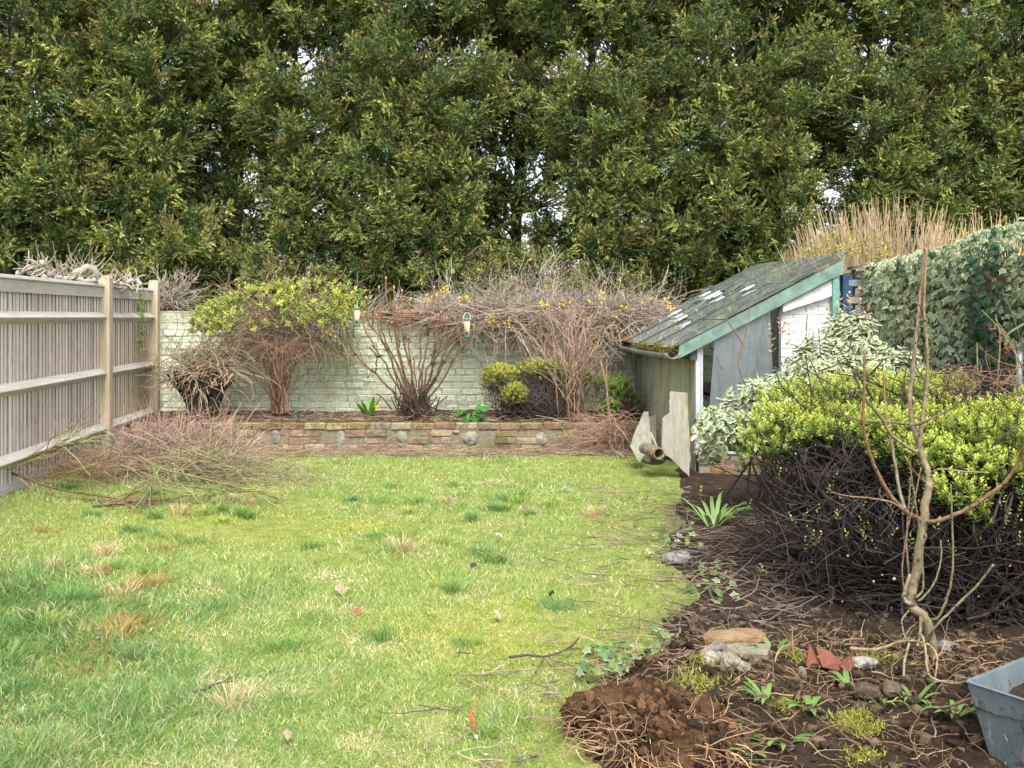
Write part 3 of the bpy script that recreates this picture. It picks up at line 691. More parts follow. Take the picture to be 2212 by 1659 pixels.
def greenhouse():
    L = 2.45; u0 = GX
    t = thing('lean_to_greenhouse', 'old lean-to greenhouse with glass roof, green rafter and clouded plastic end', 'greenhouse', (GX, GY, 0))
    base = parent_base(t)
    V_ = A3(FS, 1, 0)                                       # length axis
    sl = .522; sdir = nrm(A3(1, 0, sl)); sn_ = nrm(A3(-sl, 0, 1))
    ex, ez = 1.434, 1.027; rx, rz = 2.87, 1.777              # rafter underside, eave and top
    green = (.15, .235, .19); dgreen = (.09, .2, .16); al = (.42, .45, .48)
    def rafter(name, v0, col, h=.115, w_=.045, mat=M_paint, extra=0.):
        g = Geo(); o = A3(ex, GY, ez) + V_ * v0; ln = math.hypot(rx - ex, rz - ez) + extra
        q = [o, o + sdir * ln, o + sdir * ln + A3(0, 0, h), o + A3(0, 0, h) + sdir * .012]
        v = np.concatenate([q, np.array(q) + A3(0, w_, 0)]); g.add(v, col, [[0, 1, 2, 3], [7, 6, 5, 4], [0, 4, 5, 1], [1, 5, 6, 2], [2, 6, 7, 3], [3, 7, 4, 0]])
        return g.build(name, mat, t)
    rafter('rafter', -.075, green)
    for v0 in (.55, 1.15, 1.78, 2.38): rafter('rafter', v0, (.20, .25, .22), .075, .03)
    # roof glass: three overlapping panes up each bay
    edges = [-.09, .56, 1.16, 1.79, 2.42]; ln = math.hypot(rx - ex, rz - ez) + .16
    rr = random.Random(8)
    for b in range(4):
        cuts = [0, ln * rr.uniform(.30, .36), ln * rr.uniform(.63, .7), ln]
        for k in range(3):
            g = Geo(); o = A3(ex - .06, GY, ez - .03) + A3(0, 0, .122 + (.010 if k == 1 else (.020 if k == 2 else 0)) + .004 * b) 
            s0, s1 = cuts[k] - (.03 if k else 0), cuts[k + 1]
            w0, w1 = edges[b] + .004, edges[b + 1] - .004
            q = [(w0, s0), (w1, s0), (w1, s1), (w0, s1)]
            if b == 3 and k == 0: q = [(w0, s0), (w1 - .2, s0 + .02), (w1 - .03, s0 + .2), (w1, s1), (w0, s1)]
            if b == 2 and k == 1: q = [(w0, s0), (w1, s0), (w1, s1 - .15), (w0 + .4, s1 - .05), (w0, s1)]
            n = len(q); lo = np.array([o + V_ * a + sdir * s for a, s in q]); v = np.concatenate([lo, lo + sn_ * .004]); i = np.arange(n); j = (i + 1) % n
            g.add(v, (1, 1, 1), np.stack([i, j, j + n, i + n], 1), [[0, a + 1, a] for a in range(1, n - 1)] + [[n, n + a, n + a + 1] for a in range(1, n - 1)])
            g.build('roof_pane', M_glass, t)
    # dark seams between bays
    for e in edges[1:4]:
        g = Geo(); o = A3(ex - .06, GY, ez - .03 + .136) + V_ * (e - .006)
        q = [o, o + sdir * ln, o + sdir * ln + sn_ * .01, o + sn_ * .01]; v = np.concatenate([q, np.array(q) + V_ * .011]); g.add(v, (.02, .03, .03), [[0, 1, 2, 3], [7, 6, 5, 4], [0, 4, 5, 1], [1, 5, 6, 2], [2, 6, 7, 3], [3, 7, 4, 0]])
        g.build('glazing_bar', M_plain, t)
    # plates, rusty corner strip, gutter and moss
    g = Geo(); o = A3(GX - .06, GY - .03, 1.02); 
    v = [o + A3(a, 0, c) + V_ * b for c in (0, .09) for b in (0, L) for a in (0, .06)]; g.add(v, (.10, .10, .09), [[0, 2, 3, 1], [4, 5, 7, 6], [0, 1, 5, 4], [2, 6, 7, 3], [0, 4, 6, 2], [1, 3, 7, 5]]); g.build('wall_plate', M_bark, t)
    g = Geo(); o = A3(ex - .075, GY, ez + .104) + V_ * 1.85
    q = np.array([o, o + V_ * .6, o + V_ * .56 + sdir * .13, o + V_ * .03 + sdir * .11]); g.add(np.concatenate([q, q + sn_ * .006]), (.33, .15, .075), [[3, 2, 1, 0], [4, 5, 6, 7], [0, 1, 5, 4], [1, 2, 6, 5], [2, 3, 7, 6], [3, 0, 4, 7]]); g.build('rust_strip', M_stone, t)
    g = Geo(); n = 14; aa = np.linspace(math.pi, 2 * math.pi, 8); ys = np.linspace(-.09, 2.5, n)
    rows = []
    for y in ys:
        c = A3(ex - .045, GY, ez + .052 - .02 * math.sin((y + .1) / 2.5 * 3.1) + .02 * y / 2.5) + V_ * y
        rows.append(np.concatenate([np.stack([c[0] + .058 * np.cos(aa), np.full(8, c[1]), c[2] + .052 * np.sin(aa)], -1), np.stack([c[0] + .052 * np.cos(aa[::-1]), np.full(8, c[1]), c[2] + .046 * np.sin(aa[::-1])], -1)]))
    v = np.concatenate(rows); q = [[k * 16 + a, k * 16 + (a + 1) % 16, (k + 1) * 16 + (a + 1) % 16, (k + 1) * 16 + a] for k in range(n - 1) for a in range(16)]
    q += [[a, 15 - a, 14 - a, a + 1] for a in range(7)]
    g.add(v, (.30, .30, .28), q); g.build('gutter', M_stone, t, smooth=True)
    r = R(50); g = Geo(); n = 3000; y = -.08 + 1.5 * r.random(n) ** 1.1
    P = A3(ex - .04, GY, ez + .045) + V_ * y[:, None] + np.stack([.05 * (2 * r.random(n) - 1), 0 * y, .045 * r.random(n) * (1 + sn(y[:, None], 4, 2.))], -1)
    leaves(g, T_kite(.5), P, rdir(r, n) + UP, rdir(r, n), .02, mixc((.10, .095, .015), (.20, .17, .03), r.random(n)), None, .4, r); g.build('moss', M_leaf, t, kind='stuff')
    # front wall: cement sheets
    for k in range(3):
        g = Geo(); y0, y1 = .05 + k * .82, .05 + (k + 1) * .82 - .004; xo = .004 * (k % 2)
        v = [A3(GX + xo + a, GY, z) + V_ * b for z in (.02, 1.10) for b in (y0, y1) for a in (0, .008)]
        g.add(v, (1, 1, 1), [[0, 2, 3, 1], [4, 5, 7, 6], [0, 1, 5, 4], [2, 6, 7, 3], [0, 4, 6, 2], [1, 3, 7, 5]]); g.build('cement_sheet', M_sheet, t)
    # corner post, sill, mullion, top bead (aluminium)
    def zt(x): return ez + (x - ex) * sl
    g = Geo(); box(g, GX - .012, GX + .03, GY - .02, GY + .05, .215, zt(GX) + .02, al); box(g, GX + .034, GX + .052, GY - .012, GY + .03, .225, zt(GX + .04) + .02, al); g.build('corner_post', M_plain, t)
    mx = .715
    g = Geo(); box(g, GX + mx, GX + mx + .02, GY - .014, GY + .03, .215, zt(GX + mx) + .01, (.10, .11, .12)); g.build('mullion', M_plain, t)
    g = Geo(); box(g, GX - .01, GX + 1.3, GY - .022, GY + .04, .195, .214, al); g.build('sill', M_plain, t)
    g = Geo(); o = A3(GX + .05, GY - .016, zt(GX + .05) - .018); ln2 = 1.32
    q = [o, o + sdir * ln2, o + sdir * ln2 + A3(0, 0, .016), o + A3(0, 0, .016)]; v = np.concatenate([q, np.array(q) + A3(0, .03, 0)]); g.add(v, al, [[0, 1, 2, 3], [7, 6, 5, 4], [0, 4, 5, 1], [1, 5, 6, 2], [2, 6, 7, 3], [3, 7, 4, 0]]); g.build('bead', M_plain, t)
    # end glass and the clouded plastic hung inside it
    g = Geo(); P = [(GX + .055, .216), (GX + mx - .002, .216), (GX + mx - .002, zt(GX + mx) - .02), (GX + .055, zt(GX + .055) - .02)]
    v = [A3(x, GY + .006, z) for x, z in P] + [A3(x, GY + .010, z) for x, z in P]; g.add(v, (1, 1, 1), [[0, 1, 2, 3], [7, 6, 5, 4], [0, 4, 5, 1], [1, 5, 6, 2], [2, 6, 7, 3], [3, 7, 4, 0]]); g.build('end_pane', M_clear, t)
    def film(name, pts, nu, nv, amp, seed, y0):
        a, b, c, d_ = [np.array(p) for p in pts]; U, W = np.meshgrid(np.linspace(0, 1, nu), np.linspace(0, 1, nv))
        xz = ((1 - U) * (1 - W))[..., None] * a + (U * (1 - W))[..., None] * b + (U * W)[..., None] * c + ((1 - U) * W)[..., None] * d_
        yy = GY + y0 + amp * (np.abs(sn(np.stack([U * 2.6 + .9 * W, W * .35], -1), seed, .9, 2)) * 1.4 - .7)
        i = (np.arange(nv - 1)[:, None] * nu + np.arange(nu - 1)).reshape(-1)
        g = Geo(); g.add(np.stack([xz[..., 0], yy, xz[..., 1]], -1).reshape(-1, 3), (1, 1, 1), np.stack([i, i + 1, i + nu + 1, i + nu], 1)); g.build(name, M_film, t, smooth=True)
    film('plastic_sheet', [(GX + .10, .25), (GX + .42, .50), (GX + .60, zt(GX + .6) - .03), (GX + .16, zt(GX + .16) - .03)], 60, 24, .016, 3, .035)
    film('plastic_sheet', [(GX + .30, .42), (GX + .69, .78), (GX + .66, zt(GX + .66) - .03), (GX + .34, zt(GX + .34) - .03)], 60, 24, .016, 7, .075)
    film('plastic_sheet', [(GX + mx + .03, zt(GX + mx) - .06), (GX + 1.22, zt(GX + 1.22) - .17), (GX + 1.22, zt(GX + 1.22) - .02), (GX + mx + .03, zt(GX + mx + .03) - .02)], 24, 8, .008, 11, -.03)
    # white painted brick filling beside the mullion
    me = [chamfer_mesh('brick', .219, .09, .071, .004, 160 + k, .003, M_white) for k in range(4)] + [chamfer_mesh('half_brick', .106, .09, .071, .004, 166 + k, .003, M_white) for k in range(2)]
    cells = []
    for c in range(20):
        z = .22 + c * .0745 + .035; x = GX + mx + .024; first = True
        while x < GX + 1.19:
            half = (first and c % 2) or x + .2255 > GX + 1.30; Lb = .1125 if half else .2255; first = False
            if z + .045 < zt(x + .02) - .01: cells.append((x + Lb / 2, GY + .075 + rr.uniform(-.002, .002), z, rr.randrange(4, 6) if half else rr.randrange(4), 0))
            x += Lb
    place_bricks(t, me, cells, 300)
    g = Geo(); P = [(GX + mx + .022, .215), (GX + 1.29, .215), (GX + 1.29, zt(GX + 1.29) - .01), (GX + mx + .022, zt(GX + mx + .02) - .01)]
    v = [A3(x, GY + .035, z) for x, z in P] + [A3(x, GY + .11, z) for x, z in P]; g.add(v, (.5, .5, .47), [[0, 1, 2, 3], [7, 6, 5, 4], [0, 4, 5, 1], [1, 5, 6, 2], [2, 6, 7, 3], [3, 7, 4, 0]]); g.build('white_mortar', M_mortar, t)
    g = Geo(); box(g, 2.79, 2.845, GY - .055, GY + .02, 1.38, 1.725, (.15, .33, .27)); box(g, 2.79, 2.845, GY - .05, GY + .02, 1.10, 1.374, (.14, .31, .26)); g.build('green_post', M_paint, t)
    g = Geo(); box(g, 2.88, 2.965, GY - .05, GY + .05, .0, 1.76, (.025, .06, .13)); g.build('blue_post', M_paint, t)
    # brick plinth
    me = [chamfer_mesh('brick', .213, .10, .064, .006, 170 + k, .004, M_brick) for k in range(4)]
    cells = []
    for c in range(3):
        x = GX + .03 + (.11 if c % 2 else 0) - .02
        while x < GX + 1.25: cells.append((x + .11, GY + .03, c * .066 + .0, rr.randrange(4), rr.uniform(-.01, .01))); x += .225
    place_bricks(t, me, cells, 300)
    g = Geo(); box(g, GX + .02, GX + 1.3, GY - .008, GY + .06, -.05, .192, (.25, .22, .17)); g.build('plinth_mortar', M_mortar, t)
    # staging inside
    g = Geo(); v = [A3(GX + .35 + a, GY + .3, z) + V_ * b for z in (.62, .66) for b in (0, 1.9) for a in (0, .8)]
    g.add(v, (.12, .10, .08), [[0, 2, 3, 1], [4, 5, 7, 6], [0, 1, 5, 4], [2, 6, 7, 3], [0, 4, 6, 2], [1, 3, 7, 5]]); g.build('staging', M_bark, t)
    # white plastic glazing brackets and splintered panes lying on the roof
    def on_roof(v, s, h=.0): return A3(ex - .06, GY, ez - .03 + .165 + h) + V_ * v + sdir * s
    for k, (v, s, a) in enumerate(((.78, 1.05, .4), (1.45, .93, .1), (2.0, .98, .2), (1.75, .55, .5), (1.1, .42, .2))):
        g = Geo(); o = on_roof(v, s); ca = nrm(sdir * math.cos(a) + V_ * math.sin(a)); cb = np.cross(sn_, ca)
        for q in range(3): prism(g, [(q * .035, 0), (q * .035 + .02, 0), (q * .035 + .02, .10), (q * .035, .10)], ca, cb, sn_, .008 + .001 * q, o, (.72, .73, .72))
        prism(g, [(-.005, -.03), (.095, -.03), (.095, -.002), (-.005, -.002)], ca, cb, sn_, .008, o, (.72, .73, .72))
        g.build('plastic_bracket', M_plain, t)
    for k in range(6):
        g = Geo(); o = on_roof(rr.uniform(1.2, 2.2), rr.uniform(.4, 1.2), -.004 + .004 * k); a = rr.uniform(-.5, .8); ca = nrm(sdir * math.cos(a) + V_ * math.sin(a)); cb = np.cross(sn_, ca)
        tl = nrm(sn_ + .15 * A3(rr.uniform(-1, 1), rr.uniform(-1, 1), 0)); lg = rr.uniform(.10, .28)
        prism(g, [(0, 0), (lg, rr.uniform(-.02, .03)), (lg * .9, .06), (.03, .09)], ca, nrm(cb + .2 * tl), sn_, .004, o, (.5, .55, .53)); g.build('glass_shard', M_film if k == 1 else M_glass, t)
    # orange twine
    g = Geo(); tube(g, grow(r, np.array([[GX + .76, GY - .03, 1.35]] * 3), A3([.3, 0, -1], [-.2, 0, -1], [.6, -.1, -.7]), .09, 6, .25), .004, .003, (.55, .10, .04)); g.build('twine', M_plain, t)
greenhouse()

# ------------------------------------------------------------------ broken cement boards, pipe
def board(label, poly, foot, lean, yaw, th=.012, grp='broken cement boards against the greenhouse'):
    """poly in metres (along, up); foot = world point of (0,0)"""
    ca = A3(math.cos(yaw), math.sin(yaw), 0); bk = A3(-math.sin(yaw), math.cos(yaw), 0); up = nrm(UP * math.cos(lean) + bk * math.sin(lean)); nn = np.cross(ca, up)
    g = Geo(); r = R(int(abs(foot[0]) * 1000)); P = []
    poly = np.array(poly, float)
    for a, b in zip(poly, np.roll(poly, -1, 0)):
        m = max(1, int(np.linalg.norm(b - a) / .03))
        for k in range(m): P.append(a + (b - a) * k / m + r.normal(size=2) * (.0025 if k else 0))
    prism(g, P, ca, up, nn, th, foot, (1, 1, 1))
    return tag(g.build('cement_board', M_slab, org=foot), label, 'board', grp)
s_ = F / 8.25; f0 = gr(1425, 1035)
def bp(pts, Y): return [((x - pts[0][0]) / F * Y, -(y - pts[0][1]) / F * Y) for x, y in pts]
board('tall pale broken cement board leaning on the greenhouse corner post', bp([(1448, 990), (1488, 1030), (1492, 985), (1489, 850), (1451, 846), (1448, 893), (1432, 905), (1430, 975)], 8.22), at(1448, 990, 8.22), .10, .12)
board('wedge-shaped cement board streaked with moss, leaning beside the clay pipe', bp([(1360, 965), (1378, 1000), (1398, 975), (1409, 958), (1408, 890), (1398, 889), (1378, 925)], 8.75), at(1360, 965, 8.75), .28, .15)
board('narrow splintered cement board standing behind the wedge-shaped one', bp([(1408, 985), (1417, 990), (1422, 910), (1421, 897), (1416, 903), (1409, 900)], 9.0), at(1408, 985, 9.0), .08, .5)
board('small mossy cement offcut in the gap behind the tall board', bp([(1428, 995), (1440, 1000), (1440, 930), (1429, 927)], 8.6), at(1428, 995, 8.6), .06, .3)
t = thing('clay_pipe', 'short brown clay pipe lying at the foot of the cement boards', 'pipe', gr(1412, 1000))
c1 = at(1424, 981, 8.15); c0 = at(1392, 968, 8.5)
g = Geo(); n = 16; a = np.arange(n) * 2 * math.pi / n; ax = nrm(c1 - c0); nx = nrm(np.cross(ax, UP)); nz = np.cross(nx, ax)
rings = [c + rad * (np.cos(a)[:, None] * nx + np.sin(a)[:, None] * nz) for c, rad in ((c0, .052), (c1, .052), (c1 + ax * .004, .047), (c1, .040), (c0, .040))]
v = np.concatenate(rings); q = [[k * n + i, k * n + (i + 1) % n, (k + 1) * n + (i + 1) % n, (k + 1) * n + i] for k in range(4) for i in range(n)]
g.add(v, (.27, .2, .14), q); g.build('tube', M_stone, t, smooth=True)
g = Geo(); c = c0 + ax * .07; rings = [c + ax * e + .0545 * (np.cos(a)[:, None] * nx + np.sin(a)[:, None] * nz) for e in (0, .012)]
g.add(np.concatenate(rings), (.03, .28, .55), [[i, (i + 1) % n, n + (i + 1) % n, n + i] for i in range(n)]); g.build('band', M_plain, t)
g = Geo(); blob(g, at(1412, 992, 8.3), (.11, .08, .045), (.10, .09, .05), 301, 3, .2); tag(g.build('prop_stone', M_stone, org=tuple(at(1412, 992, 8.3)), smooth=True), 'dark mossy stone under the clay pipe', 'stone')
g = Geo(); tube(g, np.linspace(at(1406, 935, 8.55), at(1432, 995, 8.3), 5)[None], .008, .006, (.38, .36, .27), 5); tag(g.build('garden_cane', M_twig, org=tuple(at(1432, 995, 8.3))), 'pale cane leaning between the cement boards', 'cane')
g = Geo(); tube(g, (np.linspace(gr(1305, 965), gr(1350, 996), 5) + A3(0, 0, .03))[None], .012, .010, (.36, .35, .27), 5); tag(g.build('wood_stick', M_twig, org=tuple(gr(1330, 980))), 'pale stick lying in the grass before the cement boards', 'stick')

# ------------------------------------------------------------------ plants: generic builders
def spline(pts, n):
    pts = np.asarray(pts, float); m = len(pts); t = np.linspace(0, m - 1, n); out = []
    for x in t:
        i = min(int(x), m - 2); f = x - i
        p0, p1, p2, p3 = pts[max(i - 1, 0)], pts[i], pts[i + 1], pts[min(i + 2, m - 1)]
        out.append(.5 * ((2 * p1) + (-p0 + p2) * f + (2 * p0 - 5 * p1 + 4 * p2 - p3) * f * f + (-p0 + 3 * p1 - 3 * p2 + p3) * f ** 3))
    return np.array(out)
def traced(pts, Y0, Y1, conv=lambda x, y: (x, y), n=None, wav=0., seed=0):
    P = [conv(*p) for p in pts]; m = len(P); r = R(seed)
    W = np.array([at(x, y, Y0 + (Y1 - Y0) * k / max(1, m - 1)) for k, (x, y) in enumerate(P)])
    return spline(W, n or 4 * m)
def rosettes(g, r, S, D, ln, nl, size, ca, cb, T=None, tilt=.75):
    """leafy shoots: nl leaves in opposite pairs along each shoot; ca old leaves, cb tip leaves"""
    K = len(S); D = nrm(D); e1 = nrm(np.cross(D, rdir(r, K))); e2 = np.cross(D, e1)
    ln = np.broadcast_to(ln, (K,)); size = np.broadcast_to(size, (K,)); tint = .75 + .5 * r.random((K, 1))
    ca = np.broadcast_to(ca, (K, 3)); cb = np.broadcast_to(cb, (K, 3))
    for j in range(nl):
        t = (j // 2) / max(1, (nl // 2) - 1); a = (j % 2) * math.pi + (j // 2) * math.pi / 2
        rad = e1 * math.cos(a) + e2 * math.sin(a)
        P = S + D * (ln * t)[:, None]; d = nrm(rad * tilt * (1.15 - .5 * t) + D * (.45 + .5 * t) + .18 * rdir(r, K))
        leaves(g, T or T_fold(.44), P, d, D + .2 * rdir(r, K), size * (1.05 - .35 * t) * (.85 + .3 * r.random(K)), (ca * (1 - t) + cb * t) * tint, None, .15, r)
def strap(g, r, c, K, L, wd, ca, spread=.5, droop=.5, n=6):
    az = r.random(K) * 6.283; d0 = nrm(np.stack([np.cos(az) * spread, np.sin(az) * spread, np.ones(K)], -1)); Ls = L * (.65 + .5 * r.random(K))
    P = [np.asarray(c) + np.stack([np.cos(az), np.sin(az), 0 * az], -1) * .02]; d = d0
    for i in range(n - 1):
        P.append(P[-1] + d * (Ls / (n - 1))[:, None]); d = nrm(d - UP * droop * (.3 + r.random((K, 1))) * (i + 1) / n + .05 * r.normal(size=(K, 3)))
    P = np.stack(P, 1); sd = np.stack([-np.sin(az), np.cos(az), 0 * az], -1)[:, None] * (wd * np.array([.6, 1, 1, .95, .7, .12])[None, :n, None]) * .5
    V = np.concatenate([P - sd, P + sd], 1); b = (np.arange(K) * 2 * n)[:, None, None]; i = np.arange(n - 1)[None, :, None]
    q = np.concatenate([b + i, b + i + 1, b + i + 1 + n, b + i + n], -1)
    c_ = np.asarray(ca) * (.75 + .5 * r.random((K, 1))); g.add(V, np.repeat(c_, 2 * n, 0), q)
def petals(g, r, P, size, col, k=5):
    for j in range(k):
        a = j * 2 * math.pi / k; N_ = nrm(A3(0, -1, .4) + .5 * r.normal(size=P.shape)) if j == 0 else N_
        if j == 0: e1 = nrm(np.cross(N_, UP)); e2 = np.cross(N_, e1)
        leaves(g, T_kite(.7), P, e1 * math.cos(a) + e2 * math.sin(a) + .3 * N_, N_, size, col, None, .15, r)
def inball(r, K): return rdir(r, K) * r.random((K, 1)) ** (1 / 3)

# ------------------------------------------------------------------ bare hydrangea with pink buds
def hydrangea():
    Z = lambda x, y: (691.2 + .25 * x, 576 + .25 * y); r = R(301); Yb = 10.45
    t = thing('hydrangea_shrub', 'large bare many-stemmed shrub with pink buds in front of the painted wall', 'shrub', at(897, 890, Yb))
    ST = [[(830, 1260), (720, 1170), (640, 1100), (560, 1010), (480, 920), (380, 840), (280, 720), (230, 560), (200, 420)],
          [(820, 1240), (730, 1130), (650, 1000), (560, 830), (470, 700), (400, 560), (350, 420)],
          [(800, 1240), (740, 1110), (660, 930), (600, 770), (540, 650), (450, 530), (400, 420), (400, 280)],
          [(830, 1240), (760, 1100), (700, 930), (640, 800), (580, 680), (540, 560), (520, 430), (510, 190)],
          [(840, 1240), (770, 1100), (720, 900), (670, 700), (640, 500), (610, 330), (580, 290), (570, 110)],
          [(840, 1240), (790, 1100), (720, 900), (680, 760), (660, 600), (650, 430), (640, 190)],
          [(840, 1240), (800, 1100), (790, 900), (740, 740), (715, 560), (710, 400), (710, 220)],
          [(840, 1240), (820, 1100), (790, 900), (770, 700), (770, 560), (780, 300)],
          [(850, 1240), (855, 1100), (860, 900), (870, 640), (900, 420), (920, 260)],
          [(860, 1240), (870, 1150), (885, 900), (910, 720), (940, 540), (970, 350), (985, 190)],
          [(860, 1240), (880, 1100), (930, 900), (990, 760), (1005, 640), (1020, 430)],
          [(860, 1240), (890, 1120), (950, 950), (1010, 770), (1120, 680), (1210, 580), (1232, 500)],
          [(850, 1240), (900, 1130), (990, 1000), (1050, 870), (1120, 740), (1190, 640), (1240, 560), (1290, 440), (1295, 320)],
          [(850, 1240), (920, 1140), (1000, 1060), (1080, 950), (1130, 850), (1190, 760), (1280, 620), (1318, 515)],
          [(860, 1240), (880, 1100), (970, 1000), (1060, 800), (1100, 640), (1095, 455)],
          [(840, 1240), (830, 1100), (830, 1000), (815, 890), (808, 785)], [(1110, 690), (1170, 560), (1200, 400)],
          [(540, 650), (505, 520), (490, 430)], [(1030, 740), (1040, 560), (1045, 410)], [(480, 920), (490, 780), (440, 720), (425, 695)],
          [(450, 530), (460, 450), (452, 385)], [(990, 760), (985, 600), (985, 450)], [(690, 700), (670, 500), (668, 370)], [(620, 650), (600, 560), (590, 480)],
          [(780, 1230), (690, 1060), (640, 900), (620, 760)], [(870, 1230), (940, 1010), (975, 900)], [(810, 1240), (745, 1000), (725, 860)]]
    for k, s in enumerate(ST):
        dy = r.normal() * .22; P = traced(s, Yb + (dy * .6 if k in (16, 17, 18, 19, 20, 21, 22, 23) else 0), Yb + dy, Z, 22)
        P[1:-1] += r.normal(size=(20, 3)) * .005
        g = Geo(); r0 = .013 if len(s) > 5 else .008
        c = np.linspace(0, 1, 22)
        tube(g, P[None], r0, .0075, (.115, .075, .05), 6, tipcol=(.25, .115, .06)); st = g.build('stem', M_bark, t, smooth=True)
        g = Geo(); d = nrm(P[-1] - P[-3]); v, tr = ico(1); e = nrm(np.cross(d, A3(0, 1, 0))); e2 = np.cross(d, e)
        g.add(P[-1] + d * .012 + .013 * (v[:, :1] * e + v[:, 1:2] * e2) + .022 * v[:, 2:] * d, (.42, .22, .17), None, tr); g.build('bud', M_plain, st, smooth=True)
        if k in (0, 1, 2, 4, 6, 7, 9, 10, 11, 12, 13, 14):                       # ragged dark remains of old flower heads at the joints
            g = Geo(); q = P[r.integers(9, 17, 2)]
            S = np.repeat(q, 16, 0); tube(g, grow(r, S + .012 * r.normal(size=S.shape), rdir(r, 32), .05, 4, .4), .003, .0015, (.035, .025, .022), 3, .3, r); g.build('dead_head', M_twig, st)
    g = Geo(); S = at(897, 889, Yb) + r.normal(size=(90, 3)) * A3(.10, .08, .02); D = nrm(np.stack([r.normal(size=90) * .5, r.normal(size=90) * .4, np.ones(90)], -1))
    tube(g, grow(r, S, D, .12 + .22 * r.random(90), 6, .15), .009, .005, (.075, .05, .036), 4, .4, r); g.build('stool', M_bark, t)
    return t
hydrangea()

def feeder(label, cx, cy, Y, h, w2, hoop, hang):
    c = at(cx, cy, Y); t = thing('bird_feeder', label, 'bird feeder', c, 'bird feeders in the bare shrub')
    def lathe(prof, col, name, mat, n=18):
        a = np.arange(n) * 2 * math.pi / n; v = np.concatenate([np.stack([rr_ * np.cos(a), rr_ * np.sin(a), np.full(n, z)], -1) for rr_, z in prof]) + c
        q = [[k * n + i, k * n + (i + 1) % n, (k + 1) * n + (i + 1) % n, (k + 1) * n + i] for k in range(len(prof) - 1) for i in range(n)]
        g = Geo(); g.add(v, col, q); return g.build(name, mat, t, smooth=True)
    r_ = w2
    lathe([(.0, 0), (r_ * 1.05, 0), (r_ * 1.08, .012), (r_ * 1.0, .022), (0, .024)], (.03, .15, .12), 'base', M_plain)
    lathe([(0, .024), (r_ * .93, .0241), (r_ * .93, h * .84), (0, h * .86)], (.62, .45, .27), 'seed', M_seed)
    lathe([(r_ * .98, .02), (r_ * .98, h * .97)], (1, 1, 1), 'tube', M_tube)
    lathe([(r_ * 1.1, h * .955), (r_ * 1.13, h * .965), (r_ * .9, h * 1.0), (0, h * 1.03)], (.10, .24, .24), 'lid', M_plain)
    g = Geo(); v, tr = ico(2); o = c + A3(0, -r_, .05); g.add(o + v * A3(.016, .008, .02), (.03, .15, .12), None, tr); p = g.build('port', M_plain, t, smooth=True)
    g = Geo(); g.add(o + A3(0, -.006, .004) + v * A3(.009, .006, .009), (.006, .008, .008), None, tr); g.build('hole', M_plain, p)
    if hoop:
        a = np.linspace(0, math.pi, 12); P = np.concatenate([[c + A3(r_ * 1.1, 0, h * .9)], c + np.stack([r_ * 1.1 * np.cos(a), 0 * a, h * 1.05 + .052 * np.sin(a)], -1), [c + A3(-r_ * 1.1, 0, h * .9)]])
        g = Geo(); tube(g, P[None], .003, .003, (.6, .62, .63), 5); g.build('handle', M_plain, t)
    else:
        g = Geo(); tube(g, np.linspace(c + A3(0, 0, h * 1.02), c + A3(.005, 0, h * 1.02 + .07), 4)[None], .0035, .0035, (.5, .5, .5), 5); g.build('handle', M_plain, t)
def mat_seed():
    m, nt, b, o = newmat('bird seed'); v = nd(nt, 'ShaderNodeTexVoronoi'); v.inputs['Scale'].default_value = 140
    nt.links.new(nd(nt, 'ShaderNodeNewGeometry').outputs['Position'], v.inputs['Vector'])
    nt.links.new(ramp(nt, v.outputs['Color'], [(.2, (.40, .27, .15)), (.5, (.62, .46, .28)), (.8, (.75, .62, .42))]), b.inputs['Base Color']); return m
M_seed = mat_seed()
def mat_tube():
    m, nt, b, o = newmat('clear plastic'); t = nd(nt, 'ShaderNodeBsdfTransparent'); gl = nd(nt, 'ShaderNodeBsdfGlossy'); gl.inputs['Roughness'].default_value = .1
    mx = nd(nt, 'ShaderNodeMixShader'); mx.inputs[0].default_value = .12; nt.links.new(t.outputs[0], mx.inputs[1]); nt.links.new(gl.outputs[0], mx.inputs[2]); nt.links.new(mx.outputs[0], o.inputs[0]); return m
M_tube = mat_tube()
feeder('seed feeder without a hoop hanging beside the yellow jasmine flowers', 771.5, 706, 10.3, .205, .034, False, None)
feeder('seed feeder with a silver hoop handle hanging below the twiggy mass', 1009, 730, 10.2, .205, .034, True, None)

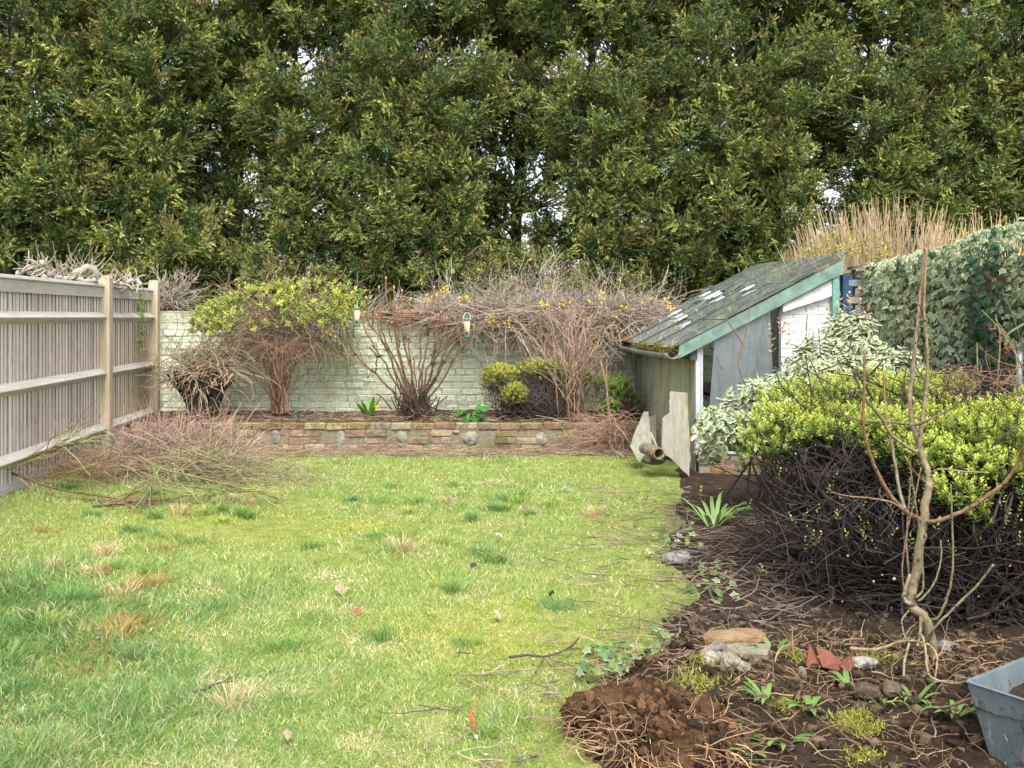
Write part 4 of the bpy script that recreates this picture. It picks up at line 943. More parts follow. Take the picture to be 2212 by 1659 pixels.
# ------------------------------------------------------------------ leafy climber, stump, jasmine
def climber():
    r = R(311); Y0 = 10.62; t = thing('honeysuckle_shrub', 'leafy yellow-green climber spilling over the painted wall', 'shrub', at(598, 893, 10.5))
    base = at(598, 893, 10.5); g = Geo()
    K = 26; S = base + r.normal(size=(K, 3)) * A3(.05, .04, 0); D = np.stack([r.normal(size=K) * .12, r.normal(size=K) * .10, np.ones(K)], -1)
    P = grow(r, S, D, .45 + .35 * r.random(K), 10, .10, .03); tube(g, P, .014, .006, (.17, .10, .065), 5, .4, r); g.build('trunk', M_bark, t)
    g = Geo(); c = at(605, 690, Y0); K = 520; C0 = c + inball(r, K) * A3(.80, .26, .25)
    C0[:, 2] += .10 * np.clip((C0[:, 0] - c[0]) / .8, -1, 1) + .03
    D = nrm(np.stack([r.normal(size=K), r.normal(size=K) * .4, r.normal(size=K) * .45], -1))
    P = grow(r, C0, D, .30 + .35 * r.random(K), 6, .25, -.06); tube(g, P, .0042, .0018, mixc((.22, .135, .09), (.30, .22, .16), r.random(K)), 3, .35, r)
    S, T, i = sub(r, P, 2, .2, 1.); tube(g, grow(r, S, T + .9 * rdir(r, len(S)), .12 + .14 * r.random(len(S)), 5, .25, .02), .0028, .0013, (.26, .18, .12), 3, .35, r)
    K = 220; S = at(620, 742, 10.5) + r.normal(size=(K, 3)) * A3(.28, .12, .06); tube(g, grow(r, S, np.stack([r.normal(size=K), r.normal(size=K) * .3, -.25 + .3 * r.normal(size=K)], -1), .35, 6, .22, -.08), .003, .0015, (.26, .15, .095), 3, .35, r)
    g.build('twigs', M_twig, t)
    g = Geo(); n = 1500; a = rdir(r, n); a[:, 2] = np.abs(a[:, 2]) * .9 - .22; a[:, 1] = -np.abs(a[:, 1]); a = nrm(a)
    C0 = c + a * A3(.98, .40, .42) * (.72 + .3 * r.random((n, 1))); C0[:, 2] += .10 * np.clip((C0[:, 0] - c[0]) / .8, -1, 1) + .05 * sn(C0, 5, 1.2)
    keep = r.random(n) < .55 + .5 * sn(C0, 9, 1.3, 2); C0 = C0[keep]; n = len(C0)
    ext = np.stack([at(x, y, 10.45) for x, y in ((375, 745), (440, 740), (520, 750), (490, 700), (600, 765), (470, 660), (740, 640), (680, 590), (545, 612), (735, 600), (590, 600), (640, 612))]); C0 = np.concatenate([C0, ext + .05 * r.normal(size=ext.shape)]); n = len(C0)
    pale = mixc((.12, .20, .05), (.44, .46, .09), np.clip(r.random(n) * 1.1, 0, 1))
    rosettes(g, r, C0, nrm(UP * .7 + .6 * rdir(r, n) + A3(0, -.3, 0)), .06, 8, .032 + .016 * r.random(n), pale * .95, pale * 1.35, T_fold(.5), .9); g.build('leaves', M_glossleaf, t)
climber()
def stump():
    r = R(321); b = at(440, 880, 10.35); t = thing('tree_stump', 'dark rotten stump under a tangle of tan twigs beside the fence corner', 'stump', b)
    K = 46; an = r.random(K) * 6.283; S = b + np.stack([.14 * np.cos(an), .10 * np.sin(an), 0 * an - .02], -1)            # ragged hollow shell of rotten wood
    for k in range(0, K, 6):
        g = Geo(); P = grow(r, S[k:k + 6], np.stack([.35 * np.cos(an), .2 * np.sin(an), np.ones(K)], -1)[k:k + 6], .28 + .2 * r.random(len(S[k:k + 6])), 7, .12); tube(g, P, .035, .012, (.04, .03, .024), 6, .5, r); g.build('rotten_wood', M_bark, t)
    g = Geo(); K = 420; S = b + A3(0, .05, .40) + r.normal(size=(K, 3)) * A3(.22, .08, .10); az = r.random(K) * 6.283
    D = np.stack([np.cos(az) * 1., np.sin(az) * .5 - .25, .35 + .4 * r.normal(size=K)], -1)
    P = grow(r, S, D, .25 + .35 * r.random(K), 7, .22, -.10); tube(g, P, .005, .002, mixc((.20, .145, .09), (.38, .30, .20), r.random(K)), 3, .3, r)
    K = 60; S = b + A3(0, -.05, .36) + r.normal(size=(K, 3)) * A3(.13, .05, .07); tube(g, grow(r, S, np.stack([r.normal(size=K) * .7, -.4 - .2 * r.random(K), .1 * r.normal(size=K)], -1), .16, 5, .2, -.22), .011, .006, (.30, .21, .13), 5, .35, r)
    g.build('twigs', M_twig, t)
    n = 40; g = Geo(); leaves(g, T_kite(.5), b + A3(0, -.05, .42) + r.normal(size=(n, 3)) * A3(.12, .05, .03), rdir(r, n), UP + .4 * rdir(r, n), .03, (.16, .17, .02), None, .3, r); g.build('moss', M_leaf, t)
stump()
def jasmine():
    r = R(331); t = thing('winter_jasmine', 'matted brown winter jasmine with yellow flowers lying over the wall top', 'shrub', at(1180, 760, 10.85))
    g = Geo(); X = lambda x, Y: (x - CX) / F * Y
    K = 1900; xs = 930 + 510 * r.random(K) ** .9; Y = 10.55 + .65 * r.random(K)
    z0 = 1.30 + .22 * r.random(K) - .12 * (Y < 10.75) * r.random(K); S = np.stack([X(xs, Y), Y, z0], -1)
    D = np.stack([r.normal(size=K) * 1.0, -.35 + .45 * r.normal(size=K), .12 + .35 * r.normal(size=K)], -1)
    P = grow(r, S, D, .28 + .5 * r.random(K), 7, .16, -.075); tube(g, P, .0045, .002, mixc((.15, .11, .08), (.44, .37, .29), r.random(K) ** 1.2), 3, .35, r)
    S, T, i = sub(r, P, 1, .4, 1.); tube(g, grow(r, S, T + .9 * rdir(r, len(S)) - UP * .2, .1 + .15 * r.random(len(S)), 4, .25, -.05), .0028, .0013, (.27, .19, .135), 3, .35, r)
    K = 120; xs = 785 + 215 * r.random(K); Y = 10.85 + .1 * r.random(K); S = np.stack([X(xs, Y), Y, 1.37 + .09 * r.random(K)], -1)      # wicker-like bundle along the wall
    tube(g, grow(r, S, np.stack([1 + 0 * xs, .05 * r.normal(size=K), .06 * r.normal(size=K) - .04], -1), .6, 6, .04), .005, .003, mixc((.20, .12, .075), (.33, .23, .15), r.random(K)), 4, .3, r)
    g.build('tangled_stems', M_twig, t)
    g = Geo(); K = 1900; xs = 905 + 535 * r.random(K); Y = 10.75 + .6 * r.random(K)
    hgt = np.interp(xs, [900, 960, 1040, 1100, 1200, 1300, 1400, 1445], [.13, .20, .15, .16, .19, .17, .13, .09])
    S = np.stack([X(xs, Y), Y, 1.38 + .12 * r.random(K)], -1)
    P = grow(r, S, np.stack([r.normal(size=K) * .45, -.1 + .3 * r.normal(size=K), .75 + .3 * r.random(K)], -1), hgt * (.6 + .8 * r.random(K)), 6, .16, .05)
    tube(g, P, .0034, .0014, mixc((.28, .24, .19), (.52, .47, .42), r.random(K)), 3, .3, r)
    S, T, i = sub(r, P, 1, .3, .9); tube(g, grow(r, S, T + .8 * rdir(r, len(S)), .06 + .1 * r.random(len(S)), 4, .2, .04), .0022, .001, (.34, .30, .24), 3, .35, r)
    K = 60; xs = 770 + 70 * r.random(K); S = np.stack([X(xs, 10.95), 0 * xs + 10.95 + .2 * r.random(K), 1.35 + .1 * r.random(K)], -1); tube(g, grow(r, S, np.stack([.5 + .5 * r.random(K), 0 * xs, .55 + .3 * r.normal(size=K)], -1), .3 + .2 * r.random(K), 6, .1, .03), .004, .0015, (.40, .34, .29), 3, .3, r)
    g.build('upright_twigs', M_twig, t)
    g = Geo(); K = 110; xs = 690 + 75 * r.random(K); Y = 10.55 + .3 * r.random(K); S = np.stack([X(xs, Y), Y, 1.15 + .25 * r.random(K)], -1)     # thin green trailers hanging down the wall
    P = grow(r, S, np.stack([.25 * r.normal(size=K), -.15 * r.random(K), -.8 + .3 * r.random(K)], -1), .35 + .6 * r.random(K), 9, .12, -.03); P[:, :, 2] = np.maximum(P[:, :, 2], .30 + .03 * r.random((K, 1)))
    tube(g, P, .0028, .0014, mixc((.16, .20, .07), (.30, .29, .17), r.random(K)), 3, .3, r); g.build('trailing_stems', M_twig, t)
    g = Geo(); cl = [(1100, 695), (1075, 700), (1062, 695), (1010, 640), (1000, 650), (960, 625), (1180, 655), (1030, 670), (1060, 680), (1220, 655), (1285, 650), (1300, 640), (1270, 690), (1320, 700), (1290, 745), (1275, 745), (1283, 735), (1268, 690), (1445, 660), (1450, 668), (720, 690), (735, 672), (750, 665), (712, 712), (745, 700), (730, 655), (755, 648), (700, 722), (660, 680), (690, 700), (720, 730), (760, 655), (850, 690), (1395, 640), (930, 640), (1345, 668)]
    n = 260; c = np.array(cl)[r.integers(0, len(cl), n)] + r.normal(size=(n, 2)) * 7
    petals(g, r, np.array([at(x, y, 10.42 + .1 * r.random()) for x, y in c]), .016, (.72, .50, .03)); g.build('flowers', M_leaf, t)
jasmine()
def stems_shrub():
    r = R(341); b = gr(1240, 963); t = thing('bare_stem_shrub', 'tall bare shrub of upright tan stems beside the greenhouse end of the bed', 'shrub', b)
    K = 34; S = b + r.normal(size=(K, 3)) * A3(.11, .07, .0); D = np.stack([r.normal(size=K) * .10, r.normal(size=K) * .09, np.ones(K)], -1)
    P = grow(r, S, D, .80 + .45 * r.random(K), 12, .04, .01)
    for k in range(K): g = Geo(); tube(g, P[k:k + 1], .0105, .004, mixc((.20, .12, .07), (.33, .215, .13), r.random(1)), 5, .2, r); g.build('stem', M_bark, t)
    g = Geo(); S, T, i = sub(r, P, 8, .55, 1.); n = len(S); P2 = grow(r, S, T + np.stack([r.normal(size=n) * .55, r.normal(size=n) * .4, .2 * r.normal(size=n)], -1), .18 + .32 * r.random(n), 7, .10, .03)
    tube(g, P2, .0042, .0018, mixc((.30, .20, .14), (.42, .32, .25), r.random(n)), 3, .3, r)
    S, T, i = sub(r, P2, 2, .3, 1.); n = len(S); tube(g, grow(r, S, T + .8 * rdir(r, n), .12 + .15 * r.random(n), 4, .15), .0026, .0012, (.37, .27, .20), 3, .3, r); g.build('twigs', M_twig, t)
    b2 = at(1320, 905, 9.95); g = Geo()
    P = grow(r, np.array([b2 + A3(-.05, 0, -.25)] * 2) + .03, A3([.05, 0, 1], [.12, 0, 1]), .85, 10, .06); tube(g, P, .013, .007, (.29, .19, .12), 6); g.build('stem', M_bark, t)
    g = Geo(); K = 170; S = at(1330, 925, 9.8) + r.normal(size=(K, 3)) * A3(.25, .10, .08); tube(g, grow(r, S, np.stack([r.normal(size=K), r.normal(size=K) * .4 - .2, .25 * r.normal(size=K)], -1), .3 + .35 * r.random(K), 8, .18, -.06), .004, .002, mixc((.25, .13, .09), (.38, .26, .19), r.random(K)), 3, .3, r)
    K = 130; S = b + r.normal(size=(K, 3)) * A3(.16, .06, .0) + A3(.05, -.05, .15); tube(g, grow(r, S, np.stack([.4 * r.normal(size=K), -.3 * r.random(K), -.6 + .3 * r.normal(size=K)], -1), .15 + .1 * r.random(K), 5, .2, -.1), .003, .0015, (.42, .33, .22), 3, .3, r); g.build('low_twigs', M_twig, t, kind='stuff')
stems_shrub()

# ------------------------------------------------------------------ clipped evergreen bushes (hebe)
def hebe(label, bases, clumps, dens, size, ca, cb, ntw, twc, seed, tw_r=.004, spread=(.5, .35), Ltw=.5, shootlen=.06, nl=14, cut=0):
    r = R(seed); b0 = np.mean(bases, 0); t = thing('evergreen_bush', label, 'bush', b0)
    g = Geo(); B = np.array(bases)[r.integers(0, len(bases), ntw)]
    C = [(at(c[0], c[1], c[2]), np.array([c[3], c[4], c[5]])) for c in clumps]
    wts = np.array([a[0] * a[2] for _, a in C]); wts /= wts.sum(); i = r.choice(len(C), ntw, p=wts)
    tgt = np.array([c for c, _ in C])[i] + inball(r, ntw) * np.array([a for _, a in C])[i] * .9
    S = B + r.normal(size=B.shape) * A3(.07, .06, .0); D = tgt - S; Lt = np.linalg.norm(D, axis=1) * 1.05
    P = grow(r, S, nrm(nrm(D) + .5 * rdir(r, ntw) * A3(1, 1, .4)), Lt * .55, 7, .13, .0); end = P[:, -1]; P2 = grow(r, end, nrm(tgt - end), np.linalg.norm(tgt - end, axis=1), 6, .16)
    tube(g, P, tw_r * 1.7, tw_r, twc, 4, .35, r); tube(g, P2, tw_r, tw_r * .5, twc, 3, .35, r)
    S, T, j = sub(r, P2, 3, .0, .9); tube(g, grow(r, S, T + .8 * rdir(r, len(S)), .08 + .12 * r.random(len(S)), 5, .2), tw_r * .6, tw_r * .3, np.asarray(twc) * 1.3, 3, .35, r)
    g.build('branches', M_twig, t)
    g = Geo()
    for c, a in C:
        n = max(6, int(dens * (a[0] * a[2] * 2.6 + a[0] * a[1] * 3.)))
        d = rdir(r, n); d[:, 2] = d[:, 2] * .85 + .35; d = nrm(d); d[:, 1] = np.where(d[:, 1] > .5, -d[:, 1], d[:, 1])
        p = c + d * a * (.80 + .28 * r.random((n, 1))) * (1 + .22 * sn(d, int(abs(c[0]) * 100) % 97, .6, 2))[:, None]
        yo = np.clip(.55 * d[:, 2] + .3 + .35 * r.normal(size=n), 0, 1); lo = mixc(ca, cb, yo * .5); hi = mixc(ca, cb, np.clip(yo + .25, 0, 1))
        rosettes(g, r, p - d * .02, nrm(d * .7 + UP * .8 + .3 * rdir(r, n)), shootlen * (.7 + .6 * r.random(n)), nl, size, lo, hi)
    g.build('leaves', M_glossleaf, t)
    return t, r
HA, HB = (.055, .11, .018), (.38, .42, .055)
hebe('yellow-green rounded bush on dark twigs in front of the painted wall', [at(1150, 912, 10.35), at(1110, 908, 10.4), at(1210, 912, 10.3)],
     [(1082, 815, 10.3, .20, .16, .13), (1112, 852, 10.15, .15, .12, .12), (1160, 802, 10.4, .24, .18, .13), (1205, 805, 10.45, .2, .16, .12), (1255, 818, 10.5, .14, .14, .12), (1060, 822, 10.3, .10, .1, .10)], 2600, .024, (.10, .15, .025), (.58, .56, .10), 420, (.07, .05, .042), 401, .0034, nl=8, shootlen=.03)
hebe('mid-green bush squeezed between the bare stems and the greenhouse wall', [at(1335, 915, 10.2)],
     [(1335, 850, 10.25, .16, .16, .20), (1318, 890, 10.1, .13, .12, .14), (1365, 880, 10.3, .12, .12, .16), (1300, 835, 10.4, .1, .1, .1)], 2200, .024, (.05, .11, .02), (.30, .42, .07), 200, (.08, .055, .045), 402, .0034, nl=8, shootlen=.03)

def big_hebe():
    bases = [A3(1.75, 4.75, 0), A3(2.1, 4.5, 0), A3(2.5, 4.6, 0), A3(2.9, 4.7, 0), A3(1.9, 5.3, 0), A3(2.4, 5.4, 0), A3(3.0, 5.3, 0)]
    cl = [(1700, 895, 5.25, .20, .2, .15), (1770, 870, 5.4, .24, .25, .14), (1880, 862, 5.7, .34, .3, .14), (1990, 862, 5.8, .32, .3, .16), (1640, 962, 5.0, .13, .15, .15), (1690, 935, 5.0, .16, .2, .14), (1770, 925, 5.0, .22, .25, .11), (1860, 930, 4.95, .25, .3, .13),
          (1950, 950, 4.8, .30, .3, .15), (2060, 935, 4.75, .26, .3, .14), (2160, 945, 4.6, .26, .3, .17), (2260, 930, 4.6, .3, .3, .2), (2110, 1005, 4.42, .22, .2, .11), (2210, 1020, 4.4, .24, .2, .12), (2055, 1070, 4.25, .13, .1, .08), (2010, 985, 4.5, .18, .2, .1), (2110, 1105, 4.3, .07, .07, .12)]
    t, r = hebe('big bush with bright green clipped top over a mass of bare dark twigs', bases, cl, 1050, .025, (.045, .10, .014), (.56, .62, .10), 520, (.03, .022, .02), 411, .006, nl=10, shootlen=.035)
    g = Geo()                                                           # bare front of the bush: dark clipped twigs
    K = 1500; B = np.array(bases)[r.integers(0, len(bases), K)] + r.normal(size=(K, 3)) * A3(.12, .1, 0) + UP * .05
    az = -math.pi / 2 + r.normal(size=K) * 1.1; el = r.random(K) * 1.0 - .02
    tgt = A3(2.35, 5.0, .06) + np.stack([np.cos(az) * np.cos(el) * 1.22, np.sin(az) * np.cos(el) * .95, np.sin(el) * .78], -1) * (.55 + .45 * r.random((K, 1)) ** .6)
    D = tgt - B; L = np.linalg.norm(D, axis=1)
    P = grow(r, B, nrm(D) + .3 * rdir(r, K), L * .85, 9, .14, .0); P[:, :, 2] = np.maximum(P[:, :, 2], .03)
    col = mixc((.010, .007, .006), (.05, .036, .031), r.random(K) ** 2)
    tube(g, P, .0075, .003, col, 3, .3, r)
    S, T, i = sub(r, P, 2, .35, 1.); n = len(S); P2 = grow(r, S, T + .7 * rdir(r, n), .12 + .22 * r.random(n), 5, .2); P2[:, :, 2] = np.maximum(P2[:, :, 2], .02)
    tube(g, P2, .0034, .0015, mixc((.012, .009, .008), (.10, .075, .068), r.random(n) ** 2.2), 3, .3, r)
    K = 1100; th = r.random(K); S = np.stack([1.38 + .65 * r.random(K), 4.6 + .9 * r.random(K), .05 + .75 * r.random(K)], -1)          # finer grey twigs, left flank
    S[:, 0] += .5 * np.maximum(S[:, 2] - .35, 0)
    P3 = grow(r, S, np.stack([-.35 + .6 * r.normal(size=K), -.5 + .5 * r.normal(size=K), .35 + .5 * r.normal(size=K)], -1), .18 + .18 * r.random(K), 6, .2); P3[:, :, 2] = np.maximum(P3[:, :, 2], .02)
    tube(g, P3, .0032, .0014, mixc((.02, .015, .013), (.11, .085, .08), r.random(K) ** 1.6), 3, .3, r)
    g.build('bare_twigs', M_twig, t)
    g = Geo(); e = P[r.permutation(len(P))[:150]]; d = nrm(e[:, -1] - e[:, -2]); rad = .004 + .006 * r.random(150) ** 2
    Pc = np.stack([e[:, -1], e[:, -1] + d * .006], 1); tube(g, Pc, rad, rad, (.50, .33, .19), 6, .25, r, cap=True); g.build('cut_ends', M_plain, t)
    g = Geo(); n = 240; S = A3(2.2, 4.5, .5) + r.normal(size=(n, 3)) * A3(.5, .25, .14); rosettes(g, r, S, UP + .6 * rdir(r, n), .05, 8, .02, (.12, .18, .03), (.42, .44, .10)); g.build('stray_shoots', M_leaf, t)
big_hebe()

# ------------------------------------------------------------------ variegated euonymus
def euonymus():
    r = R(421); b = A3(2.0, 6.9, 0); t = thing('variegated_bush', 'cream and green variegated bush in front of the greenhouse end', 'bush', b)
    cl = [(1580, 915, 6.7, .17, .2, .13), (1640, 880, 6.8, .22, .25, .13), (1555, 950, 6.5, .12, .15, .11), (1715, 850, 6.9, .24, .25, .12), (1780, 792, 6.9, .20, .22, .16), (1838, 745, 6.95, .16, .2, .17), (1700, 870, 6.5, .3, .25, .12), (1800, 830, 6.5, .25, .2, .14), (1870, 790, 6.8, .18, .2, .14), (1930, 800, 6.6, .15, .2, .10), (1600, 930, 6.3, .16, .12, .08), (1848, 712, 7.0, .08, .1, .05)]
    g = Geo(); gt = Geo(); LO = None
    for k, (x, y, Y, a, bb, c) in enumerate(cl):
        C = at(x, y, Y); A = A3(a, bb, c); K = int(620 * a * c / .05)
        n = max(12, int(K * .28)); d = rdir(r, n); d[:, 1] = -np.abs(d[:, 1]) * .9 + .25; S = C + d * A * (.45 + .6 * r.random((n, 1)))
        dd = nrm(d + UP * .5 + .4 * rdir(r, n)); j = 8
        tube(gt, grow(r, S - dd * .12, dd, .16, 4, .1), .0035, .002, (.17, .12, .08), 3, .3, r)
        e1 = nrm(np.cross(dd, rdir(r, n))); e2 = np.cross(dd, e1)
        for q in range(j):
            an = q * 2.4 + r.random(n)[:, None]; rad = e1 * np.cos(an) + e2 * np.sin(an)
            ld = nrm(rad * .9 + dd * .35 + .3 * rdir(r, n) - UP * .12); P = S + dd * (.09 * q / j)
            cream = r.random(n) < .12
            ca = np.where(cream[:, None], A3(.52, .54, .30), mixc((.09, .15, .07), (.17, .25, .12), r.random(n))); cb = mixc((.62, .62, .36), (.72, .71, .52), r.random(n))
            leaves(g, OVAL, P, ld, nrm(dd + UP * .6 + A3(0, -.4, 0) + .4 * rdir(r, n)), .044 + .024 * r.random(n), ca, cb, .15, r)
    g.build('leaves', M_glossleaf, t)
    K = 30; S = b + r.normal(size=(K, 3)) * A3(.2, .15, 0); tg = np.array([at(*c[:3]) for c in cl])[r.integers(0, len(cl), K)]
    P = grow(r, S, nrm(tg - S + UP * .3), np.linalg.norm(tg - S, axis=1), 9, .08, .01); tube(gt, P, .011, .004, (.13, .09, .065), 5, .3, r)
    for s in ([(1610, 830), (1595, 790), (1605, 740), (1617, 690), (1620, 662)], [(1560, 800), (1552, 782), (1545, 765)], [(1605, 745), (1590, 720), (1570, 690), (1565, 660)]):
        tube(gt, traced(s, 6.9, 6.9, n=14)[None], .006, .003, (.22, .12, .08), 4)
    gt.build('branches', M_twig, t)
    g = Geo()                                                                                  # reddish young shoots at the top
    n = 16; S = np.array([at(x, y, 6.95) for x, y in ((1665, 735), (1668, 760), (1690, 720), (1700, 745), (1845, 655), (1850, 680), (1830, 665), (1860, 700), (1790, 690), (1810, 670), (1740, 745), (1750, 770), (1820, 700), (1840, 690), (1870, 690), (1880, 720))])
    rosettes(g, r, S, UP + .3 * rdir(r, n), .07, 7, .045, (.42, .38, .24), (.50, .36, .22), OVAL); g.build('young_shoots', M_leaf, t, kind='stuff')
euonymus()

# ------------------------------------------------------------------ ivy on the side wall
def ivy():
    r = R(431); t = thing('variegated_ivy', 'cream-edged variegated ivy covering the tall side wall', 'ivy', (3.3, 7, 0)); base = parent_base(t)
    N = 4600; Y = 4.6 + (8.45 - 4.6) * r.random(N) ** .8; top = np.interp(Y, [4.5, 6.0, 6.6, 7.2, 7.9, 8.45], [2.06, 2.03, 1.97, 1.90, 1.86, 1.83]) + .03 * sn(Y[:, None], 7, 1.5)
    z = .45 + (top - .45) * r.random(N) ** .8
    bulge = .06 + .10 * (np.clip(sn(np.stack([Y, z], -1), 12, .7, 2), -1, 1) + 1) * .6
    P = np.stack([wallx(Y) - bulge * (.15 + 1.0 * r.random(N)), Y, z], -1)
    Nn = nrm(A3(-.80, -.40, .42) + .55 * rdir(r, N)); D = nrm(A3(-.15, -.1, -1) + .55 * rdir(r, N)); D = nrm(D - Nn * (D * Nn).sum(1, keepdims=True))
    # over the top
    M_ = 700; Y2 = 4.6 + 3.85 * r.random(M_); z2 = np.interp(Y2, [4.5, 6.0, 6.6, 7.2, 7.9, 8.45], [2.06, 2.03, 1.97, 1.90, 1.86, 1.83]) + .04 * r.random(M_)
    P2 = np.stack([wallx(Y2) - .08 + .36 * r.random(M_), Y2, z2], -1); N2 = nrm(A3(-.3, -.4, 1) + .4 * rdir(r, M_)); D2 = nrm(A3(-.6, -.5, -.2) + .8 * rdir(r, M_)); D2 = nrm(D2 - N2 * (D2 * N2).sum(1, keepdims=True))
    P = np.concatenate([P, P2]); Nn = np.concatenate([Nn, N2]); D = np.concatenate([D, D2]); n = len(P)
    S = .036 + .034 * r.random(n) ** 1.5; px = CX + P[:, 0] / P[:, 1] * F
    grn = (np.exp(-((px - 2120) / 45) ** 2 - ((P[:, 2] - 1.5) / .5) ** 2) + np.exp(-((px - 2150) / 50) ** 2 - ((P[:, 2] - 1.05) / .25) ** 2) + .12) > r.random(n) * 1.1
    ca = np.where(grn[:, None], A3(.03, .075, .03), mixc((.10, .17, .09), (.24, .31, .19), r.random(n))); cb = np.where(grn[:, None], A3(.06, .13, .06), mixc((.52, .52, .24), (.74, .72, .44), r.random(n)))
    vis = (px < 2300) & (px > 1850); score = np.where(vis, S / P[:, 1] - .02 * (P[:, 0] - wallx(P[:, 1]) + .2), -9); order = np.argsort(-score)
    # the 300 largest in view are parts of their own, sharing twelve leaf meshes
    var = []
    for k in range(12):
        g = Geo(); gk = k < 3; a_ = A3(.03, .08, .032) if gk else mixc((.09, .155, .085), (.22, .29, .17), r.random(1))[0]; b_ = A3(.045, .10, .04) if gk else mixc((.52, .52, .24), (.74, .72, .44), r.random(1))[0]
        leaves(g, IVY, np.zeros((1, 3)), A3([0, 1, 0]), A3([0, 0, 1]), 1., a_, b_, 0)
        g.v[0] = g.v[0] + A3(0, 0, .08) * np.sin(g.v[0][:, :1] * (5 + k) + k) + A3(0, 0, -.12) * g.v[0][:, 1:2] ** 2 * (k % 3); var.append(g.mesh('leaf', M_glossleaf))
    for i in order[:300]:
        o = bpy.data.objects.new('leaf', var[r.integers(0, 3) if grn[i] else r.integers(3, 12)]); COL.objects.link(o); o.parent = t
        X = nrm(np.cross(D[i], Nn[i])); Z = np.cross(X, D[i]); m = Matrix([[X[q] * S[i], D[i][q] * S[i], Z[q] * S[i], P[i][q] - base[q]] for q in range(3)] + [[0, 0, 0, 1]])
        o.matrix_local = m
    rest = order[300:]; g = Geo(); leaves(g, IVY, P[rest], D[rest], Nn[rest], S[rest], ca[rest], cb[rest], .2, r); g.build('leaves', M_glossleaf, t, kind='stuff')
    g = Geo(); K = 60; Ys = 4.6 + 3.8 * r.random(K); tube(g, grow(r, np.stack([wallx(Ys) - .03, Ys, 0 * Ys + .05], -1), A3(0, 0, 1) + np.stack([0 * Ys, .3 * r.normal(size=K), 0 * Ys], -1), 1.5, 10, .06), .006, .003, (.14, .10, .07), 4, .3, r); g.build('stems', M_twig, t)
ivy()
def privet():
    r = R(441); t = thing('clipped_hedge', 'row of upright straw-coloured hedge stems rising behind the greenhouse roof', 'hedge', (4.2, 10.6, 0))
    g = Geo(); K = 360; x = 1685 + 400 * r.beta(1.6, 1.4, K); Y = 10.0 + 1.1 * r.random(K)
    ht = np.interp(x, [1680, 1740, 1800, 1900, 1990, 2060, 2100], [.35, .75, .95, 1.05, .95, .7, .5]) * (.65 + .5 * r.random(K))
    S = np.stack([(x - CX) / F * Y + .08, Y, 1.55 + 0 * x], -1); D = np.stack([(x - 1880) / 500 + .08 * r.normal(size=K) - .05, .05 * r.normal(size=K), np.ones(K)], -1)
    P = grow(r, S, D, ht, 8, .035, .02); tube(g, P, .0065, .003, mixc((.33, .23, .13), (.47, .36, .22), r.random(K)), 4, .25, r)
    S2 = S * A3(1, 1, 0); tube(g, np.stack([S2, (S + S2) / 2, S], 1), .008, .0065, (.3, .22, .14), 3, .2, r)
    S2, T, i = sub(r, P, 3, .2, .8); n = len(S2); tube(g, grow(r, S2, T + .35 * rdir(r, n), .1 + .2 * r.random(n), 4, .05, .05), .0032, .0018, (.42, .32, .2), 3, .25, r)
    K = 70; x = 2080 + 170 * r.random(K); Y = 10.4 + .7 * r.random(K); S = np.stack([(x - CX) / F * Y, Y, 2.05 + 0 * x], -1); tube(g, grow(r, S, np.stack([.05 * r.normal(size=K), 0 * x, np.ones(K)], -1), .25 + .3 * r.random(K), 6, .05), .005, .0025, (.42, .31, .18), 3, .25, r)
    tube(g, np.stack([S * A3(1, 1, 0), S * A3(1, 1, .5), S], 1), .007, .005, (.33, .25, .16), 3, .25, r)
    g.build('stems', M_twig, t)
    g = Geo(); n = 420; x = 1720 + 230 * r.beta(2, 2, n); y = 560 - 60 * r.beta(1.2, 2, n); Y = 9.9 + .5 * r.random(n); P_ = np.stack([at(a, b, c) for a, b, c in zip(x, y, Y)])
    tips = P[::9, -1] - UP * .05 * r.random((len(P[::9]), 1)); P_ = np.concatenate([P_, tips, tips]); n = len(P_)
    leaves(g, T_fold(.45), P_, UP * .6 + rdir(r, n), rdir(r, n) + UP, .032 + .022 * r.random(n), mixc((.26, .30, .05), (.45, .43, .08), r.random(n)), None, .25, r); g.build('leaves', M_leaf, t)
privet()

